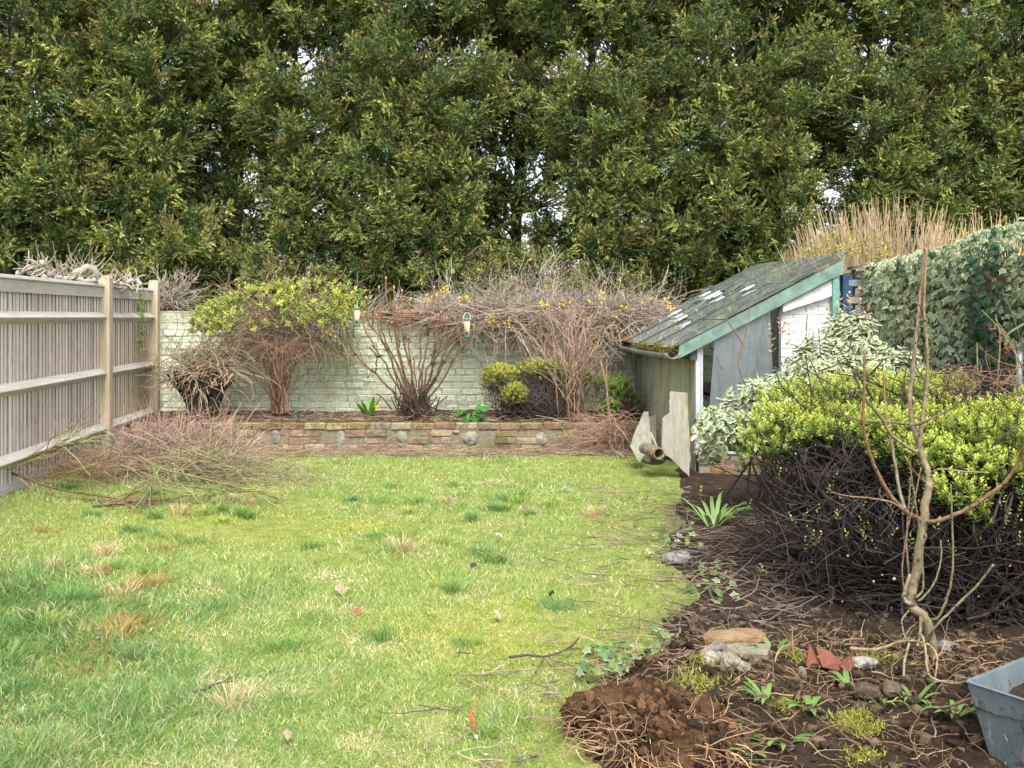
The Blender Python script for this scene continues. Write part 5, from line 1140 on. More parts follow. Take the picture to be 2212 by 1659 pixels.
# ------------------------------------------------------------------ cut brush on the left
def brush():
    r = R(501); c = A3(-3.05, 8.7, 0); t = thing('brush_pile', 'heap of dry pinkish-brown cut twigs in the corner by the fence', 'brush pile', c)
    g = Geo(); K = 2400; a = inball(r, K); S = c + A3(0, 0, .05) + a * A3(.75, .75, .42); S[:, 2] = np.abs(S[:, 2] - .02); S[:, 2] *= np.clip(1.1 - np.abs(S[:, 0] - c[0]) * .5, .3, 1)
    D = np.stack([r.normal(size=K), r.normal(size=K) * .8, .35 * r.normal(size=K)], -1)
    P = grow(r, S, D, .16 + .3 * r.random(K), 6, .22, -.02); P[:, :, 2] = np.maximum(P[:, :, 2], .01); P[:, :, 0] = np.maximum(P[:, :, 0], FA + FS * P[:, :, 1] + .07)
    tube(g, P, .0036, .0015, mixc((.16, .105, .08), (.46, .36, .29), r.random(K)), 3, .3, r)
    S, T, i = sub(r, P, 1, .2, 1.); n = len(S); P2 = grow(r, S, T + rdir(r, n), .08 + .12 * r.random(n), 4, .25); P2[:, :, 2] = np.maximum(P2[:, :, 2], .01); P2[:, :, 0] = np.maximum(P2[:, :, 0], FA + FS * P2[:, :, 1] + .06); tube(g, P2, .0024, .0012, (.30, .19, .16), 3, .35, r)
    K = 80; S = c + np.stack([-.35 + 1.0 * r.random(K), -.3 + .7 * r.normal(size=K) * .4, .15 + .15 * r.random(K)], -1); tube(g, grow(r, S, np.stack([.35 * r.normal(size=K), .2 * r.normal(size=K), np.ones(K)], -1), .25 + .3 * r.random(K), 7, .12), .0035, .0015, (.30, .19, .13), 3, .3, r)
    g.build('twigs', M_twig, t)
    c = gr(330, 1065); t = thing('thorny_cuttings', 'pile of thin green and brown thorny cuttings lying on the lawn by the fence', 'brush pile', c)
    g = Geo(); P = []
    main = [([(-10, 1008), (60, 1035), (130, 1058), (240, 1075), (330, 1092)], 7.2, 7.0, .011, (.13, .10, .05)), ([(0, 1040), (90, 1030), (180, 1015), (250, 985)], 7.3, 7.6, .007, (.17, .11, .05)),
            ([(262, 1005), (330, 1030), (400, 1050), (480, 1058), (570, 1062)], 7.3, 7.1, .008, (.15, .19, .06)), ([(298, 985), (345, 1012), (420, 1030), (500, 1050), (600, 1075)], 7.0, 7.2, .010, (.15, .18, .06)), ([(345, 1010), (330, 1045), (310, 1080)], 7.0, 6.95, .006, (.20, .26, .08)),
            ([(200, 1110), (230, 1112), (255, 1092), (270, 1075), (300, 1060)], 6.9, 7.1, .012, (.10, .065, .045)), ([(560, 1062), (470, 1065), (400, 1072), (330, 1080)], 7.2, 7.1, .004, (.30, .17, .09)), ([(20, 1015), (80, 990), (120, 960), (135, 945)], 7.1, 7.3, .005, (.2, .13, .06)), ([(60, 985), (120, 965), (180, 955)], 7.2, 7.3, .004, (.28, .27, .08)), ([(100, 1085), (170, 1080), (250, 1083)], 7.1, 7.1, .004, (.2, .12, .06))]
    for s, ya, yb, rad, col in main:
        q = traced(s, ya, yb, n=18); q[:, 2] = np.maximum(q[:, 2], .03); tube(g, q[None], rad, rad * .45, col, 5); P.append(q)
    P = np.array(P); S, T, i = sub(r, P, 26, .05, 1.); n = len(S); P2 = grow(r, S, T + .75 * rdir(r, n) * A3(1, 1, .7), .15 + .3 * r.random(n), 7, .16, -.02); P2[:, :, 2] = np.maximum(P2[:, :, 2], .02); P2[:, :, 0] = np.maximum(P2[:, :, 0], FA + FS * P2[:, :, 1] + .05)
    tube(g, P2, .0034, .0014, mixc((.22, .13, .07), (.22, .27, .10), (r.random(n) < .5) * 1.), 3, .35, r)
    K = 900; S = gr(450, 1040) + r.normal(size=(K, 3)) * A3(.42, .28, .0); S[:, 2] = .03 + .28 * r.random(K) * np.exp(-((S[:, 0] - S[:, 0].mean()) / .5) ** 2)
    P3 = grow(r, S, np.stack([r.normal(size=K), r.normal(size=K) * .5, .25 * r.normal(size=K) + .05], -1), .18 + .3 * r.random(K), 7, .15, -.03); P3[:, :, 2] = np.maximum(P3[:, :, 2], .015); tube(g, P3, .0028, .0013, mixc((.18, .20, .08), (.33, .25, .17), r.random(K)), 3, .35, r)
    K = 420; S = gr(170, 1050) + r.normal(size=(K, 3)) * A3(.30, .18, .0); S[:, 2] = .03 + .2 * r.random(K); S[:, 0] = np.maximum(S[:, 0], FA + FS * S[:, 1] + .1)
    P3 = grow(r, S, np.stack([r.normal(size=K), r.normal(size=K) * .4, .25 * r.normal(size=K)], -1), .18 + .25 * r.random(K), 7, .16, -.03); P3[:, :, 2] = np.maximum(P3[:, :, 2], .015); P3[:, :, 0] = np.maximum(P3[:, :, 0], FA + FS * P3[:, :, 1] + .05); tube(g, P3, .0026, .0012, mixc((.20, .12, .07), (.30, .22, .12), r.random(K)), 3, .35, r)
    g.build('stems', M_twig, t)
    n = 160; g = Geo(); j = r.integers(0, len(P2), n); leaves(g, T_fold(.6), P2[j, -1], rdir(r, n), rdir(r, n) + UP, .022, mixc((.12, .16, .05), (.17, .09, .08), r.random(n)), None, .3, r); g.build('leaves', M_leaf, t)
brush()
def old_tree():
    r = R(511); t = thing('gnarled_tree', 'grey gnarled pruned branches showing over the top of the fence', 'tree', (-4.4, 8.6, 0)); ZZ = lambda x, y: (x / 1.8143 * .576, 518.4 + y / 1.8143 * .576)
    g = Geo(); br = [([(120, 235), (150, 215), (200, 190), (265, 165), (290, 165), (310, 195), (330, 225), (365, 240), (400, 262)], 8.3, .026), ([(300, 258), (370, 262), (470, 265), (500, 240), (560, 200), (610, 185), (650, 215), (652, 260)], 8.7, .034), ([(440, 270), (520, 275), (600, 275), (680, 285), (760, 290), (830, 300), (900, 280), (960, 300)], 9.3, .024), ([(870, 300), (905, 282), (960, 312)], 9.6, .024)]
    Q = []
    for s, Y, rad in br:
        P = traced(s, Y, Y + .15, ZZ, 26); P += r.normal(size=P.shape) * .008; rd = rad * (1 + .25 * np.sin(np.arange(26) * 1.7) * r.random(26)); tube(g, P[None], 0, 0, (.36, .32, .28), 7, rad=rd[None]); Q.append(P)
    base = A3(-4.35, 8.7, 0); tube(g, spline([base, base + A3(.05, 0, .9), Q[1][4] - UP * .25, Q[1][3]], 12)[None], .09, .035, (.3, .26, .22), 8); tube(g, spline([base + A3(.05, 0, .9), Q[0][-1]], 6)[None], .05, .026, (.32, .28, .24), 7); tube(g, spline([base + A3(.05, 0, .9), Q[2][6] - UP * .2, Q[2][8]], 8)[None], .05, .024, (.32, .28, .24), 7)
    g.build('limb', M_bark, t, smooth=True)
    g = Geo(); P = np.array([q[[0, 4, 8, 12, 16, 20, 25]] for q in Q]); S, T, i = sub(r, P, 26, 0, 1); n = len(S); P2 = grow(r, S, UP * .35 + rdir(r, n), .10 + .12 * r.random(n), 5, .2, .03); tube(g, P2, .008, .004, (.37, .30, .24), 4, .3, r)
    K = 70; S = np.stack([at(335 + 60 * a, 672 - 40 * b, 11.7) for a, b in r.random((K, 2))]); D = np.stack([.6 + .5 * r.normal(size=K), .3 * r.normal(size=K), .5 + .3 * r.normal(size=K)], -1); P = grow(r, S, D, .2 + .3 * r.random(K), 7, .16); tube(g, P, .006, .0025, mixc((.24, .19, .15), (.40, .35, .29), r.random(K)), 4, .3, r)
    S, T, i = sub(r, P, 3, .3, 1); n = len(S); tube(g, grow(r, S, T + .8 * rdir(r, n), .08 + .1 * r.random(n), 4, .2), .004, .002, (.34, .28, .22), 3, .3, r)
    K = 60; S = np.stack([at(70 + 140 * a, 600 - 10 * b, 9.6) for a, b in r.random((K, 2))]); tube(g, grow(r, S, np.stack([.8 * r.normal(size=K), .2 * r.normal(size=K), .8 + .2 * r.normal(size=K)], -1), .15 + .25 * r.random(K), 6, .15), .003, .0015, (.30, .28, .20), 3, .3, r)
    g.build('twigs', M_twig, t)
old_tree()
def lichen_shrub():
    r = R(521); t = thing('lichened_shrub', 'bare grey-green twiggy shrub with faded pink seed heads behind the jasmine', 'shrub', at(1160, 760, 12.2)); g = Geo()
    K = 46; b = A3(at(1170, 700, 12.2)[0], 12.2, 0); S = b + r.normal(size=(K, 3)) * A3(.45, .15, 0) + UP * 1.0; P = grow(r, S, np.stack([.45 * r.normal(size=K), .2 * r.normal(size=K), np.ones(K)], -1), .75 + .45 * r.random(K), 9, .13); tube(g, P, .007, .003, (.27, .26, .20), 4, .3, r); tube(g, np.stack([S * A3(1, 1, 0) * .5 + b * .5, S], 1), .012, .007, (.22, .2, .16), 4)
    S, T, i = sub(r, P, 8, .25, 1); n = len(S); P2 = grow(r, S, T + .9 * rdir(r, n), .15 + .25 * r.random(n), 6, .22); tube(g, P2, .0035, .0016, mixc((.26, .25, .18), (.42, .40, .33), r.random(n)), 3, .3, r); g.build('branches', M_twig, t)
    g = Geo(); K = 9; S = np.stack([at(x, 650, 11.6) for x in np.linspace(1095, 1255, K)]); P = grow(r, S, np.stack([.1 * r.normal(size=K), 0 * S[:, 0], np.ones(K)], -1), .32 + .2 * r.random(K), 7, .1); tube(g, P, .0035, .002, (.26, .13, .10), 3, .3, r)
    n = 320; c = np.concatenate([P[:, -1], P[:, -2], P[:, -3]]); C = c[r.integers(0, len(c), n)] + r.normal(size=(n, 3)) * .045; leaves(g, T_kite(.8), C, rdir(r, n), rdir(r, n), .022, mixc((.30, .17, .15), (.42, .30, .30), r.random(n)), None, .3, r); g.build('seed_heads', M_leaf, t)
lichen_shrub()

# ------------------------------------------------------------------ bulbs and small plants in the raised bed
def bulbs(name, label, cat, cx, cy, Y, K, L, wd, col, spread, droop, flower=None, seed=0):
    r = R(seed); c = at(cx, cy, Y); c[2] = .285 if Y > 9.9 else gz(c[0], c[1]); t = thing(name, label, cat, c); g = Geo(); strap(g, r, c, K, L, wd, col, spread, droop); g.build('leaves', M_glossleaf, t)
    if flower:
        for k, (fx, fy) in enumerate(flower):
            p = at(fx, fy, Y - .05); g = Geo(); petals(g, r, np.array([p]), .035, (.75, .55, .02), 6); blob(g, p + A3(0, -.012, 0), (.012, .016, .012), (.70, .38, .01), 530 + k, 1, .05); f = g.build('flower', M_leaf, t)
            g = Geo(); tube(g, spline([c + A3(.01, 0, 0), (c + p) / 2 + A3(0, 0, .03), p], 8)[None], .003, .0025, (.16, .24, .05), 4); g.build('flower_stalk', M_twig, t)
bulbs('bulb_clump', 'broad bright green bulb leaves with one daffodil in the bed', 'plant', 795, 893, 10.45, 13, .27, .040, (.13, .26, .045), .55, .25, [(816, 880)], 541)
bulbs('bulb_clump', 'arching blue-green strap leaves drooping over the bed beneath the climber', 'plant', 650, 893, 10.15, 7, .30, .024, (.17, .27, .20), .6, .9, None, 542)
bulbs('arum_clump', 'glossy green arum and strap leaves at the foot of the bare hydrangea', 'plant', 1008, 897, 10.2, 20, .27, .026, (.12, .25, .05), .9, .8, None, 543)
bulbs('daffodil', 'single yellow daffodil drooping over the brick edge of the bed', 'flower', 955, 905, 10.05, 5, .16, .012, (.15, .26, .08), .9, .9, [(941, 909)], 544)
bulbs('iris_clump', 'pale green strap-leaved clump at the foot of the dark twigs', 'plant', 1540, 1115, 6.3, 26, .30, .026, (.22, .34, .10), .75, .7, None, 545)
def arum():
    r = R(551); t = bpy.data.objects['arum_clump']; g = Geo(); n = 9; P = np.stack([at(x, y, 10.15) for x, y in ((1000, 893), (1015, 900), (1028, 905), (1038, 912), (1020, 890), (1008, 905), (1040, 870), (1045, 876), (990, 890))])
    leaves(g, OVAL, P, nrm(A3(.2, -.5, -.4) + .5 * rdir(r, n)), nrm(A3(0, -.6, .8) + .3 * rdir(r, n)), .12, (.05, .17, .035), (.06, .19, .04), .2, r, 1.4); g.build('broad_leaf', M_glossleaf, t)
arum()

# ------------------------------------------------------------------ bare sapling in front of the dark bush
def sapling():
    r = R(601); Z6 = lambda x, y: (1520.6 + .3125 * x, 662.4 + .3125 * y); Z8 = lambda x, y: (1520.6 + .3125 * x, 979.2 + .3125 * y); Y0 = 3.74
    t = thing('bare_sapling', 'slender bare pruned sapling with forked smooth stems in front of the dark bush', 'tree', gr(2018, 1462))
    tan, red, olive = (.30, .245, .15), (.27, .15, .085), (.22, .21, .10)
    def br(name, s, conv, ya, yb, ra, rb, ca, cb=None, sides=7):
        ra, rb = ra * .78, rb * .8; ca = np.asarray(ca) * .8; cb = None if cb is None else np.asarray(cb) * .8; P = traced(s, ya, yb, conv, max(14, 5 * len(s))); P[1:-1] += r.normal(size=P[1:-1].shape) * ra * .10
        n = len(P); rd = (np.linspace(ra, rb, n) * (1 + .10 * np.abs(np.sin(np.arange(n) * 1.1)) * (r.random(n) < .3)))[None]
        g = Geo(); tube(g, P[None], 0, 0, ca, sides, rad=rd, tipcol=ca if cb is None else cb, cap=True)
        m = n // 3; j = r.integers(2, n - 1, m); dirs = nrm(np.cross(P[j] - P[j - 1], rdir(r, m))); bud = P[j] + dirs * rd[0, j][:, None] * .8      # buds and leaf scars
        v1, t1 = ico(1); g.add(bud[:, None] + v1[None] * (.0022 + .25 * rd[0, j])[:, None, None] * A3(1, 1, 1.5), np.tile(A3(.07, .045, .03), (m * len(v1), 1)), None, (np.arange(m) * len(v1))[:, None, None] + t1[None])
        g.build(name, M_bark2, t, smooth=True)
    br('trunk', [(1605, 1560), (1580, 1380), (1550, 1200), (1490, 1110), (1430, 1045), (1440, 960), (1470, 800), (1497, 600), (1515, 470), (1540, 300), (1558, 200)], Z8, Y0, Y0, .027, .019, (.24, .19, .12), tan, 10)
    br('leader', [(1555, 1240), (1545, 1130), (1500, 1010), (1460, 880), (1435, 780), (1425, 620), (1440, 470), (1462, 260), (1478, 60), (1490, -60), (1530, -440)], Z6, Y0, Y0 + .1, .017, .006, tan, (.20, .13, .11))
    br('branch', [(1485, 990), (1495, 900), (1520, 700), (1545, 480), (1545, 320), (1525, 100), (1520, -60), (1535, -410)], Z6, Y0, Y0 - .08, .012, .005, tan, (.33, .24, .10))
    br('branch', [(1495, 1475), (1440, 1445), (1390, 1415), (1290, 1310), (1200, 1150), (1130, 970), (1100, 800), (1105, 600), (1110, 290)], Z6, Y0, Y0 - .25, .013, .005, red, red)
    br('branch', [(1390, 1415), (1345, 1230), (1300, 950), (1260, 740), (1240, 460)], Z6, Y0 - .05, Y0 + .1, .009, .004, (.27, .25, .16), red)
    br('branch', [(1530, 1490), (1570, 1490), (1650, 1470), (1800, 1410), (1960, 1310), (2100, 1190), (2180, 1060), (2215, 950), (2240, 820)], Z6, Y0, Y0 - .3, .012, .006, (.28, .18, .10), red)
    br('branch', [(1480, 1000), (1440, 992), (1390, 960), (1290, 880), (1220, 760), (1120, 640), (1060, 520), (1035, 440)], Z6, Y0, Y0 - .2, .009, .005, tan, (.2, .13, .08))
    br('branch', [(1440, 815), (1300, 800), (1100, 790), (1000, 765), (945, 730)], Z6, Y0, Y0 - .15, .006, .003, (.22, .16, .1))
    br('branch', [(1455, 820), (1500, 808), (1560, 780), (1700, 710), (1790, 640), (1830, 560)], Z6, Y0, Y0 - .15, .007, .003, (.24, .17, .10), (.16, .1, .07))
    br('branch', [(1560, 1150), (1620, 1125), (1700, 1128), (1800, 1140), (1970, 1150)], Z6, Y0, Y0 - .1, .005, .003, (.33, .26, .16))
    br('branch', [(1535, 1220), (1460, 1150), (1400, 1070), (1370, 1000)], Z6, Y0, Y0 - .15, .006, .003, (.2, .12, .08))
    br('branch', [(1385, 1415), (1350, 1385), (1280, 1350), (1150, 1325), (990, 1310), (880, 1285)], Z6, Y0 - .05, Y0 - .3, .006, .003, (.3, .23, .14), red)
    br('sucker', [(1580, 1150), (1620, 1130), (1680, 1000), (1720, 800), (1715, 500), (1705, 215)], Z8, Y0, Y0 - .12, .007, .004, (.3, .24, .12), olive)
    br('sucker', [(1480, 1025), (1530, 980), (1600, 880), (1640, 720), (1635, 600)], Z8, Y0, Y0 + .1, .006, .003, olive)
    br('sucker', [(1420, 870), (1405, 700), (1400, 600), (1415, 350), (1432, 150), (1425, 60)], Z8, Y0 + .05, Y0 + .15, .006, .003, (.28, .22, .16), (.24, .15, .09))
    br('sucker', [(1385, 960), (1370, 800), (1400, 560), (1450, 350), (1500, 100)], Z8, Y0 - .05, Y0 - .1, .004, .003, (.28, .18, .1))
    br('sucker', [(1430, 1045), (1385, 1010), (1390, 940), (1425, 840)], Z8, Y0 - .03, Y0 - .02, .011, .008, tan)
    br('sucker', [(1465, 1000), (1510, 950), (1515, 850), (1500, 600), (1470, 400), (1435, 150)], Z8, Y0 - .03, Y0 - .05, .006, .003, olive)
    br('sucker', [(1545, 1340), (1565, 1270), (1600, 1200), (1750, 1050), (1900, 900), (2000, 770)], Z8, Y0 - .03, Y0 - .2, .007, .005, (.25, .24, .14), olive)
    br('root', [(1010, 1350), (1200, 1355), (1350, 1305), (1460, 1300), (1560, 1330), (1605, 1390), (1610, 1460), (1595, 1620)], Z8, Y0 - .1, Y0 - .35, .008, .004, (.33, .25, .14))
    br('root', [(1420, 1300), (1470, 1285), (1480, 1255), (1510, 1265), (1530, 1350), (1545, 1500), (1580, 1555), (1700, 1590), (1800, 1582), (1850, 1560)], Z8, Y0 - .12, Y0 - .55, .006, .005, (.33, .29, .17))
    br('root', [(1420, 1310), (1385, 1450), (1385, 1600), (1420, 1690), (1500, 1740), (1600, 1760), (1720, 1745), (1830, 1700)], Z8, Y0 - .12, Y0 - .7, .006, .005, (.31, .29, .18))
    br('root', [(1500, 1130), (1495, 1230), (1480, 1310), (1475, 1330)], Z8, Y0 - .05, Y0 - .08, .009, .006, (.3, .24, .13))
    br('root', [(1415, 1090), (1370, 1150), (1375, 1220), (1395, 1285)], Z8, Y0 - .04, Y0 - .1, .004, .003, (.28, .27, .12))
M_bark2 = mat_col('sapling bark', .7, 38, .6, 70, .5, .006)
sapling()

# ------------------------------------------------------------------ zinc planter with a cut stump
def planter():
    o = A3(1.397, 2.95, 0); t = thing('zinc_planter', 'galvanised metal planter of soil at the edge of the dug bed', 'planter', o)
    a = math.radians(35); e1 = A3(math.cos(a), math.sin(a), 0); e2 = A3(math.sin(a), -math.cos(a), 0); hh = .2775; sz = .52; tp = .065
    top = [o + e1 * x + e2 * y + UP * hh for x, y in ((0, 0), (sz, 0), (sz, sz), (0, sz))]; bot = [o + e1 * x + e2 * y - UP * .03 for x, y in ((tp, tp), (sz - tp, tp), (sz - tp, sz - tp), (tp, sz - tp))]
    inn = [o + e1 * x + e2 * y + UP * hh for x, y in ((.006, .006), (sz - .006, .006), (sz - .006, sz - .006), (.006, sz - .006))]; inb = [o + e1 * x + e2 * y + UP * .15 for x, y in ((.036, .036), (sz - .036, .036), (sz - .036, sz - .036), (.036, sz - .036))]
    g = Geo(); q = [[i, (i + 1) % 4, 4 + (i + 1) % 4, 4 + i] for i in range(4)]; g.add(np.array(top + bot), (1, 1, 1), [x[::-1] for x in q]); g.add(np.array(top + inn), (1, 1, 1), q); g.add(np.array(inn + inb), (1, 1, 1), q); g.build('tub', M_galv, t)
    g = Geo(); tube(g, np.array([[top[i], (top[i] + top[(i + 1) % 4]) / 2, top[(i + 1) % 4]] for i in range(4)]), .0045, .0045, (1, 1, 1), 6); g.build('rim', M_galv, t)
    r = R(611); n = 40; U, W = np.meshgrid(np.linspace(.02, .98, n), np.linspace(.02, .98, n)); z = hh - .075 + .012 * sn(np.stack([U, W], -1), 3, 2.) + .01 * np.abs(sn(np.stack([U, W], -1), 4, 7.))
    P = o + (U * sz)[..., None] * e1 + (W * sz)[..., None] * e2 + z[..., None] * UP; i = (np.arange(n - 1)[:, None] * n + np.arange(n - 1)).reshape(-1); g = Geo(); g.add(P.reshape(-1, 3), (1, 1, 1), np.stack([i, i + n, i + n + 1, i + 1], 1)); g.build('planter_soil', M_soil, t, smooth=True)
    c = o + e1 * .30 + e2 * .16 + UP * .19; s = thing('cut_stump', 'pale stump of cut stems potted in the zinc planter', 'stump', c)
    g = Geo(); blob(g, c + UP * .02, (.06, .05, .06), (.30, .22, .14), 612, 3, .35); g.build('root_crown', M_bark, s)
    for k, (dx, dy, h2, rad) in enumerate(((-.05, 0, .15, .014), (-.015, -.02, .11, .017), (.02, .01, .16, .020), (.05, -.03, .12, .016), (.07, .03, .19, .018), (.03, .05, .17, .013))):
        g = Geo(); b = c + A3(dx * .5, dy * .5, .02); e = c + A3(dx * 1.2, dy * 1.2, h2 * .85); tube(g, spline([b, (b + e) / 2 + r.normal(size=3) * .006, e], 7)[None], rad * 1.15, rad, (.33, .25, .17), 9, cap=True, tipcol=(.42, .32, .2)); g.build('stem', M_bark, s)
planter()

# ------------------------------------------------------------------ stones
def stone(label, x, y, w2, h2, col, seed, z=None, dp=.8, flat=.0, rough=.16, name='stone', mat=None, cat='stone', grp=None):
    b = gs(x, y + h2 * .35); Y = b[1]; sx, sz = w2 / F * Y / 2, h2 / F * Y / 2 * .8
    g = Geo(); c = at(x, y, Y) - UP * sz * .25; blob(g, c, (sx, sx * dp, sz * 1.15), col, seed, 4, rough * 1.5, flat, .5); return tag(g.build(name, mat or M_stone, org=tuple(c), smooth=flat == 0), label, cat, grp)
stone('smooth pale grey stone alone at the lawn edge', 1462, 1203, 62, 30, (0.273, 0.248, 0.223), 701)
g_ = 'stones edging the dug bed'
stone('rounded grey flint on top of the stone heap', 1553, 1398, 48, 32, (0.205, 0.192, 0.174), 702, rough=.25, grp=g_)
stone('white and brown flint at the lawn side of the stone heap', 1540, 1420, 56, 42, (0.298, 0.260, 0.211), 703, rough=.3, grp=g_)
stone('mossy pale stone at the front of the stone heap', 1580, 1428, 46, 38, (0.260, 0.236, 0.167), 704, rough=.22, grp=g_)
stone('small speckled stone between the mossy stone and the brown lump', 1602, 1438, 36, 26, (0.267, 0.242, 0.186), 705, rough=.25, grp=g_)
stone('brown clay lump at the bush side of the stone heap', 1632, 1428, 30, 26, (0.167, 0.124, 0.081), 706, rough=.3, grp=g_)
stone('egg-shaped pebble standing in the dug soil', 1732, 1452, 20, 32, (0.205, 0.161, 0.118), 707, rough=.12)
stone('large white stone beside the terracotta shards', 1858, 1430, 68, 36, (0.372, 0.353, 0.310), 708, rough=.3)
stone('brown stone half buried below the white stone', 1870, 1490, 62, 46, (0.105, 0.077, 0.053), 709, rough=.2)
stone('earthy stone beside the half buried one, nearer the sapling', 1925, 1485, 54, 44, (0.118, 0.090, 0.062), 710, rough=.22)
stone('grey stone beneath the dark bush behind the sapling', 2045, 1395, 46, 22, (0.186, 0.180, 0.167), 711)
stone('small white pebble on the dug soil', 1669, 1473, 12, 12, (0.310, 0.285, 0.248), 712)
stone('orange flint chip on the dug soil', 1592, 1468, 14, 16, (0.279, 0.161, 0.062), 713)
def rock(label, cx, cy, Y, size, col, seed, rot=0., name='rock', cat='rock', mat=None):
    c = gs(cx, cy + size[2] / 2 * F / Y) + UP * size[2] * .30; v, t_ = ico(4); p = np.sign(v) * np.abs(v) ** .42; p = p * (1 + .10 * sn(v, seed, .7, 3) + .05 * np.abs(sn(v, seed + 3, 2.2, 2)))[:, None] * A3(*size) * .5
    ca, sa = math.cos(rot), math.sin(rot); p = np.stack([p[:, 0] * ca - p[:, 1] * sa, p[:, 0] * sa + p[:, 1] * ca, p[:, 2] + .08 * p[:, 0]], -1); g = Geo(); g.add(p + c, (1, 1, 1), None, t_); return tag(g.build(name, mat or M_rock, org=tuple(c)), label, cat)
M_rock = mat_rock('ochre sandstone', [(.25, (.10, .06, .03)), (.5, (.23, .145, .07)), (.75, (.33, .235, .13))])
M_rock2 = mat_rock('grey green sandstone', [(.25, (.11, .095, .06)), (.5, (.22, .195, .135)), (.75, (.32, .29, .22))])
M_terra = mat_rock('terracotta', [(.25, (.12, .04, .025)), (.5, (.21, .072, .042)), (.8, (.28, .115, .07))])
rock('ochre sandstone block lying behind the stone heap', 1588, 1380, 4.25, (.235, .11, .075), None, 721, -.10)
rock('flat grey-green sandstone slab in the stone heap', 1612, 1408, 4.08, (.17, .12, .05), None, 722, -.2, mat=M_rock2)
for k, (lab, pts) in enumerate((('pointed terracotta shard standing in the soil', [(1740, 1437), (1752, 1398), (1772, 1435), (1757, 1445)]), ('broad broken terracotta shard leaning behind the pointed one', [(1767, 1407), (1795, 1415), (1822, 1437), (1815, 1448), (1775, 1440)]), ('low terracotta shard against the white stone', [(1815, 1440), (1842, 1422), (1846, 1436), (1830, 1455)]))):
    Y = gs(pts[0][0], max(p[1] for p in pts))[1] - .0 * k; f = np.array([at(x, y, Y) for x, y in pts]); g = Geo(); n = len(f); c0 = f.mean(0); f = f + (f[:, 2:] - c0[2]) * A3(0, .35, 0); k_ = np.arange(n); k2 = (k_ + 1) % n
    g.add(np.concatenate([f, f + A3(.004, .022, .004), [c0, c0 + A3(.004, .022, .004)]]), (1, 1, 1), np.stack([k_, k2, k2 + n, k_ + n], 1), np.concatenate([np.stack([k2, k_, 0 * k_ + 2 * n], 1), np.stack([k_ + n, k2 + n, 0 * k_ + 2 * n + 1], 1)])); tag(g.build('terracotta_shard', M_terra, org=tuple(c0)), lab, 'shard')

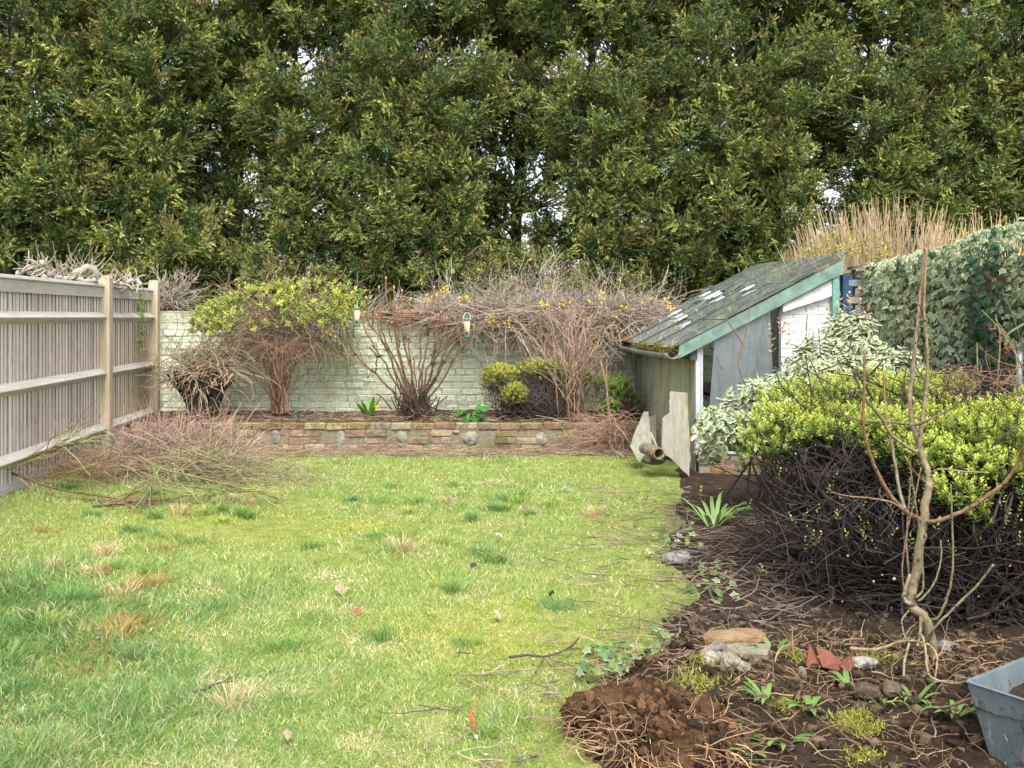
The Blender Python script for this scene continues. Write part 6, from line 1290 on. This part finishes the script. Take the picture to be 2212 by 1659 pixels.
# ------------------------------------------------------------------ dug soil: clods, roots, upturned turf, weeds
def soil_things():
    r = R(801); g = Geo(); n = 1500
    for k in range(6):
        v, t_ = ico(1); d = v * (1 + .45 * sn(v, 810 + k, .6, 2))[:, None]; m = 900
        Y = 2.3 + 2.2 * r.random(m) ** 1.1; X = edge(Y) + .05 + (1.9 - .1 * Y) * r.random(m); s = .003 + .022 * r.random(m) ** 6
        an = r.random(m) * 6.283; ca, sa = np.cos(an), np.sin(an); zz = soilz(X, Y)
        V = np.stack([d[None, :, 0] * ca[:, None] - d[None, :, 1] * sa[:, None], d[None, :, 0] * sa[:, None] + d[None, :, 1] * ca[:, None], np.broadcast_to(d[None, :, 2] * .75, (m, len(d)))], -1) * s[:, None, None] + np.stack([X, Y, zz + s * .3], -1)[:, None]
        c = mixc((.02, .014, .009), (.16, .112, .072), r.random(m) ** 1.6); g.add(V, np.repeat(c, len(d), 0), None, (np.arange(m) * len(d))[:, None, None] + t_[None])
    tag(g.build('soil_clods', M_soilc, kind='stuff'), 'loose dark clods of dug soil', 'soil')
    # straw-coloured roots over the soil
    g = Geo(); K = 1300; Y = 2.3 + 1.8 * r.random(K); X = edge(Y) - .05 + (1.75) * r.random(K); S = np.stack([X, Y, soilz(X, Y) + .012], -1)
    P = grow(r, S, np.stack([r.normal(size=K), r.normal(size=K), .25 * r.normal(size=K) + .1], -1), .06 + .16 * r.random(K) ** 1.5, 8, .28, -.05); P[:, :, 2] = np.maximum(P[:, :, 2], soilz(P[:, :, 0], P[:, :, 1]) + .002)
    tube(g, P, .0010 + .0026 * r.random(K) ** 4, .0007, mixc((.14, .085, .045), (.38, .26, .15), r.random(K)), 3, .3, r); tag(g.build('loose_roots', M_twig, kind='stuff'), 'straw-coloured loose roots strewn over the dug soil', 'roots')
    for k, (lab, x, y, a, b_, h_) in enumerate((('upturned reddish turf clod full of roots at the lawn edge', 1395, 1545, .25, .15, .085), ('upturned rooty turf clod in front of the reddish one', 1455, 1610, .22, .14, .085))):
        c = gs(x, y); t = thing('turf_clod', lab, 'turf clod', c); g = Geo(); v, t_ = ico(4); d = 1 + .25 * sn(v, 830 + k, .5, 4) + .16 * np.abs(sn(v, 833 + k, 2.2, 3)) + .07 * np.abs(sn(v, 836 + k, 6., 2)); p = v * d[:, None] * A3(a, b_, h_); p[:, 2] -= .01
        col = mixc((.03, .018, .011), (.12, .066, .034), np.clip(.5 + .5 * sn(v, 840 + k, 1.2, 3), 0, 1)); g.add(p + c, col, None, t_)
        v1, t1 = ico(1); m = 900; dd = rdir(r, m); dd[:, 2] = np.abs(dd[:, 2]); q = c + dd * A3(a, b_, h_) * (.92 + .16 * r.random((m, 1))); s1 = .003 + .018 * r.random(m) ** 4; jj = 1 + .4 * r.normal(size=(m, len(v1), 1)) * .5
        g.add(q[:, None] + v1[None] * s1[:, None, None] * jj, np.repeat(mixc((.03, .019, .012), (.16, .088, .046), r.random(m) ** 1.6), len(v1), 0), None, (np.arange(m) * len(v1))[:, None, None] + t1[None]); g.build('soil', M_soilc, t)
        g = Geo(); K = 300; dd = rdir(r, K); dd[:, 2] = np.abs(dd[:, 2]) * .7; S = c + dd * A3(a, b_, h_) * .98; P = grow(r, S, np.stack([r.normal(size=K), r.normal(size=K) - .4, .2 * r.normal(size=K)], -1), .07 + .16 * r.random(K), 8, .25, -.09); P[:, :, 2] = np.maximum(P[:, :, 2], gz(P[:, :, 0], P[:, :, 1]) + .01)
        tube(g, P, .0024, .0009, mixc((.18, .105, .05), (.42, .29, .16), r.random(K)), 3, .3, r); g.build('roots', M_twig, t)
    # green weeds and moss tufts on the soil
    for k, (x, y) in enumerate(((1655, 1512), (1600, 1595), (1690, 1605), (1560, 1580), (1835, 1480), (1900, 1520), (2060, 1545), (1975, 1515), (1620, 1625), (1745, 1530), (1670, 1410), (1480, 1590))):
        c = gs(x, y); t = thing('weed', ['leafy green weed lying uprooted on the dug soil, uppermost of its group', 'long pulled weed beside the dark hollow of soil', 'bright strap-leaved weed in the lower dug soil', 'wilted weed between the turf clods and the dark soil', 'tiny seedling under the brown stones', 'small round-leaved weed near the sapling roots', 'seedling beside the zinc planter', 'low weed between the sapling roots', 'trodden weed near the bottom of the dug soil', 'lone weed in the middle of the dug soil', 'weed at the foot of the stone heap', 'grass-like weed on the turf clods'][k], 'weed', c)
        g = Geo(); strap(g, r, c, int(5 + 7 * r.random()), .05 + .07 * r.random(), .012 + .012 * r.random(), (.14, .25, .06), 1.2, .8); g.build('leaves', M_leaf, t)
    g = Geo(); P = []
    for (x, y, s, m) in ((1840, 1562, .035, 500), (1865, 1585, .03, 350), (1700, 1530, .03, 160), (1500, 1478, .05, 420), (1455, 1500, .05, 420), (1730, 1428, .025, 260), (1520, 1440, .03, 300), (1870, 1640, .03, 250), (1588, 1412, .02, 150), (1890, 1432, .04, 260), (1545, 1535, .025, 160)):
        q = gs(x, y) + r.normal(size=(m, 3)) * A3(s, s * .7, 0); q[:, 2] = soilz(q[:, 0], q[:, 1]) + .02 * r.random(m); P.append(q)
    P = np.concatenate(P); n = len(P); leaves(g, T_kite(.22), P, rdir(r, n) + UP * .7, rdir(r, n), .010 + .016 * r.random(n), mixc((.17, .20, .03), (.42, .40, .08), r.random(n)), None, .3, r); tag(g.build('moss_tufts', M_leaf, kind='stuff'), 'yellow-green moss tufts scattered over the soil', 'moss')
soil_things()

# ------------------------------------------------------------------ litter: fallen leaves, twigs, ivy runners
def litter():
    r = R(901)
    fl = [('curled brown oak leaf on the long grass', 242, 1232, .07, (.24, .12, .06)), ('pale oak leaf on the middle of the lawn', 723, 1275, .085, (.45, .30, .22)), ('small orange-brown leaf on the lawn below the oak leaf', 762, 1322, .06, (.33, .16, .07)), ('torn white leaf on the lawn', 1077, 1158, .075, (.68, .70, .60)), ('dry beige leaf on the trodden grass', 1078, 1325, .08, (.48, .38, .28)), ('pinkish leaf near the far end of the lawn', 1065, 1040, .06, (.50, .33, .26)), ('folded brown leaf on the far lawn', 1128, 1095, .06, (.28, .18, .11)), ('dark withered leaf beside the torn white leaf', 1030, 1222, .05, (.10, .06, .04)), ('grey-green ivy leaf on the far lawn', 1220, 1055, .06, (.24, .32, .20)), ('fallen leaf in the bottom grass of the lawn', 628, 1582, .05, (.42, .32, .22)), ('black plastic scrap near the soil edge', 1190, 1285, .07, (.04, .042, .045))]
    for lab, x, y, s, col in fl:
        c = gr(x, y, .035); g = Geo(); T = OVAL; d = nrm(A3(r.normal(), r.normal() * .6, .15)); leaves(g, T, np.array([c]), d[None], nrm(A3(.2 * r.normal(), -.6, .8))[None], s * .8, np.array([col]), np.array([col]) * 1.1, 0, r, 1.2); g.v[0][:, 2] += .012 * np.sin(np.arange(len(g.v[0])) * 2.1); tag(g.build('fallen_leaf' if 'scrap' not in lab else 'plastic_scrap', M_leaf, org=tuple(c)), lab, 'leaf' if 'scrap' not in lab else 'scrap')
    g = Geo(); n = 420; Yl = 2.4 + 6.5 * r.random(n) ** 1.2; Xl = edge(Yl) - 3.6 * r.random(n) ** 1.6; ok = Xl > FA + FS * Yl + .1; Xl, Yl = Xl[ok], Yl[ok]; n = len(Xl)   # specks of dead leaf, bark and pale stalks in the grass
    leaves(g, T_fold(.55), np.stack([Xl, Yl, gz(Xl, Yl) + .028], -1), rdir(r, n) * A3(1, 1, .3), UP + .5 * rdir(r, n), .010 + .02 * r.random(n), mixc((.16, .10, .06), (.62, .52, .38), r.random(n)), None, .3, r)
    tag(g.build('lawn_litter', M_leaf, kind='stuff'), 'specks of dead leaf and bark scattered through the lawn', 'litter')
    g = Geo(); K = 400; S = []                                          # twiggy litter, mostly near the soil edge and the low wall
    Y = 2.6 + 5.2 * r.random(K); X = edge(Y) + .35 * r.normal(size=K) - .05; S = np.stack([X, Y, gz(X, Y) + .03], -1)
    P = grow(r, S, np.stack([r.normal(size=K), r.normal(size=K) * .8, .06 * r.normal(size=K)], -1), .07 + .2 * r.random(K) ** 2, 7, .14, -.005); P[:, :, 2] = np.maximum(P[:, :, 2], gz(P[:, :, 0], P[:, :, 1]) + .018)
    tube(g, P, .0028, .0012, mixc((.07, .05, .045), (.36, .27, .19), r.random(K)), 4, .3, r)
    K = 900; X = -3.4 + 4.6 * r.random(K); Y = 9.5 + .40 * r.random(K); S = np.stack([X, Y, .012 + .03 * r.random(K)], -1)
    P = grow(r, S, np.stack([1.5 * r.normal(size=K), r.normal(size=K) * .4, .05 * r.normal(size=K)], -1), .1 + .25 * r.random(K), 6, .12); P[:, :, 2] = np.maximum(P[:, :, 2], .01); tube(g, P, .0032, .0015, mixc((.17, .10, .075), (.38, .29, .20), r.random(K)), 3, .35, r)
    K = 600; Y = 10.0 + .85 * r.random(K); X = -3.9 + 5.1 * r.random(K); S = np.stack([X, Y, .315 + 0 * X], -1); P = grow(r, S, np.stack([r.normal(size=K), r.normal(size=K) * .7, .12 * r.normal(size=K)], -1), .08 + .2 * r.random(K), 6, .15); P[:, :, 2] = np.maximum(P[:, :, 2], .31); tube(g, P, .003, .0014, mixc((.16, .10, .075), (.40, .30, .21), r.random(K)), 3, .35, r)
    K = 500; Y = 4.0 + 3.0 * r.random(K); X = edge(Y) + .05 + .7 * r.random(K); S = np.stack([X, Y, soilz(X, Y) + .015], -1); P = grow(r, S, np.stack([r.normal(size=K), r.normal(size=K), .1 * r.normal(size=K)], -1), .08 + .2 * r.random(K), 6, .15); P[:, :, 2] = np.maximum(P[:, :, 2], .02); tube(g, P, .0028, .0013, mixc((.06, .045, .04), (.27, .20, .16), r.random(K)), 3, .35, r)
    tag(g.build('twig_litter', M_twig, kind='stuff'), 'broken twigs and dry stalks strewn along the soil edge and low wall', 'litter')
    for lab, pts, rad in (('dark forked twig lying on the grass near the soil', [(1100, 1420), (1140, 1415), (1180, 1418), (1225, 1402), (1250, 1380)], .006), ('dark bent twig lying on grass below the ivy runner', [(1270, 1475), (1300, 1462), (1340, 1450), (1375, 1440)], .007), ('thin brown stick in the long near grass', [(780 * .54, 1495), (450, 1486), (475, 1474)], .005), ('dark twig pointing at the turf clods', [(1420, 1520), (1450, 1492), (1490, 1480), (1530, 1466)], .009)):
        q = np.array([gr(x, y, .045) for x, y in pts]); P = spline(q, 16); g = Geo(); tube(g, P[None], rad, rad * .5, (.07, .05, .045), 5); S, T, i = sub(r, P[None], 5, .3, .9); tube(g, grow(r, S, T + .8 * rdir(r, 5) * A3(1, 1, .15), .08, 5, .1), rad * .45, rad * .25, (.08, .06, .05), 4); tag(g.build('fallen_twig', M_twig, org=tuple(q[0])), lab, 'twig')
    g = Geo(); n = 190; P = []                                           # ivy runners creeping over the edge of the lawn
    cs = [(1335, 1410), (1310, 1445), (1360, 1430), (1420, 1405), (1390, 1450), (1290, 1400), (1430, 1380), (1450, 1440), (1250, 1440), (1400, 1100), (1380, 1060), (1500, 1250), (1540, 1230), (1470, 1160), (1410, 1140), (1560, 1270)]
    c = np.array(cs)[r.integers(0, len(cs), n)] + r.normal(size=(n, 2)) * A3(26, 14)[:2]; P = np.array([gr(x, y, .05) for x, y in c]); vg = r.random(n) < .3
    leaves(g, IVY, P, nrm(np.stack([r.normal(size=n), r.normal(size=n), .2 * r.normal(size=n)], -1)), nrm(UP + A3(0, -.5, 0) + .45 * rdir(r, n)), .028 + .025 * r.random(n), np.where(vg[:, None], A3(.16, .24, .12), mixc((.08, .16, .05), (.20, .28, .07), r.random(n))), np.where(vg[:, None], A3(.58, .58, .40), A3(.12, .20, .06)), .25, r)
    t = thing('ivy_runner', 'creeping ivy runners with scattered leaves along the soil edge of the lawn', 'ivy', gr(1335, 1410)); g.build('leaves', M_leaf, t, kind='stuff')
    g = Geo(); S = np.array([gr(x, y, .035) for x, y in cs]); S = np.repeat(S, 3, 0); K = len(S); PP = grow(r, S, np.stack([r.normal(size=K), r.normal(size=K) * .6, 0 * S[:, 0]], -1), .35, 9, .16); PP[:, :, 2] = gz(PP[:, :, 0], PP[:, :, 1]) + .035; tube(g, PP, .0025, .0015, (.24, .16, .1), 4, .3, r); g.build('stems', M_twig, t)
    g = Geo(); S = np.array([gr(1025, 1570, .04)] * 6); tube(g, grow(r, S, np.stack([r.normal(size=6) * .4, .9 + 0 * S[:, 0], .05 * r.normal(size=6)], -1), .13, 7, .25), .0022, .0015, (.55, .10, .06), 4); tag(g.build('orange_twine', M_plain, org=tuple(S[0])), 'frayed scrap of orange twine on the near lawn', 'twine')
litter()
def rose():
    r = R(951); t = thing('rose_bush', 'thin green rose stems with red shoots in front of the ivy', 'shrub', at(2160, 900, 5.6)); g = Geo()
    for s in ([(2150, 900), (2155, 820), (2160, 730), (2150, 680)], [(2212, 800), (2180, 740), (2155, 705), (2120, 670)], [(2175, 900), (2195, 820), (2190, 750), (2150, 690)], [(2120, 880), (2112, 800), (2110, 740)], [(2230, 690), (2180, 720), (2170, 745)]): gg = Geo(); tube(gg, traced(s, 5.5, 5.5, n=16)[None], .006, .003, (.20, .22, .09), 5); gg.build('stem', M_twig, t)
    K = 90; S = np.stack([at(2090 + 130 * a, 890 - 110 * b, 5.4) for a, b in r.random((K, 2))]); tube(g, grow(r, S, np.stack([r.normal(size=K), .4 * r.normal(size=K), .5 * r.normal(size=K)], -1), .15 + .2 * r.random(K), 6, .18), .003, .0015, (.24, .13, .09), 3, .35, r); g.build('twigs', M_twig, t, kind='stuff')
    n = 130; cl = np.array([(2060, 795), (2090, 800), (2050, 830), (2080, 850), (2190, 745), (2150, 850), (2070, 870), (2100, 860)]); c = cl[r.integers(0, 8, n)] + r.normal(size=(n, 2)) * 9; g = Geo(); leaves(g, T_kite(.8), np.array([at(x, y, 5.35) for x, y in c]), rdir(r, n), rdir(r, n), .018, mixc((.16, .10, .10), (.30, .20, .20), r.random(n)), None, .3, r)
    n = 22; c = np.array([(2160, 730), (2150, 705), (2175, 760), (2205, 790), (2210, 820)])[r.integers(0, 5, n)] + r.normal(size=(n, 2)) * 6; leaves(g, T_fold(.5), np.array([at(x, y, 5.4) for x, y in c]), rdir(r, n), rdir(r, n), .03, (.42, .04, .04), None, .3, r); g.build('dry_heads', M_leaf, t, kind='stuff')
    g = Geo(); tube(g, np.linspace(at(2200, 1000, 5.7), at(2203, 760, 5.7), 4)[None], .018, .018, (.35, .37, .40), 10, cap=True); tag(g.build('steel_post', M_galv, org=tuple(at(2200, 1000, 5.7)), smooth=True), 'thin grey steel post standing among the rose stems', 'post')
rose()
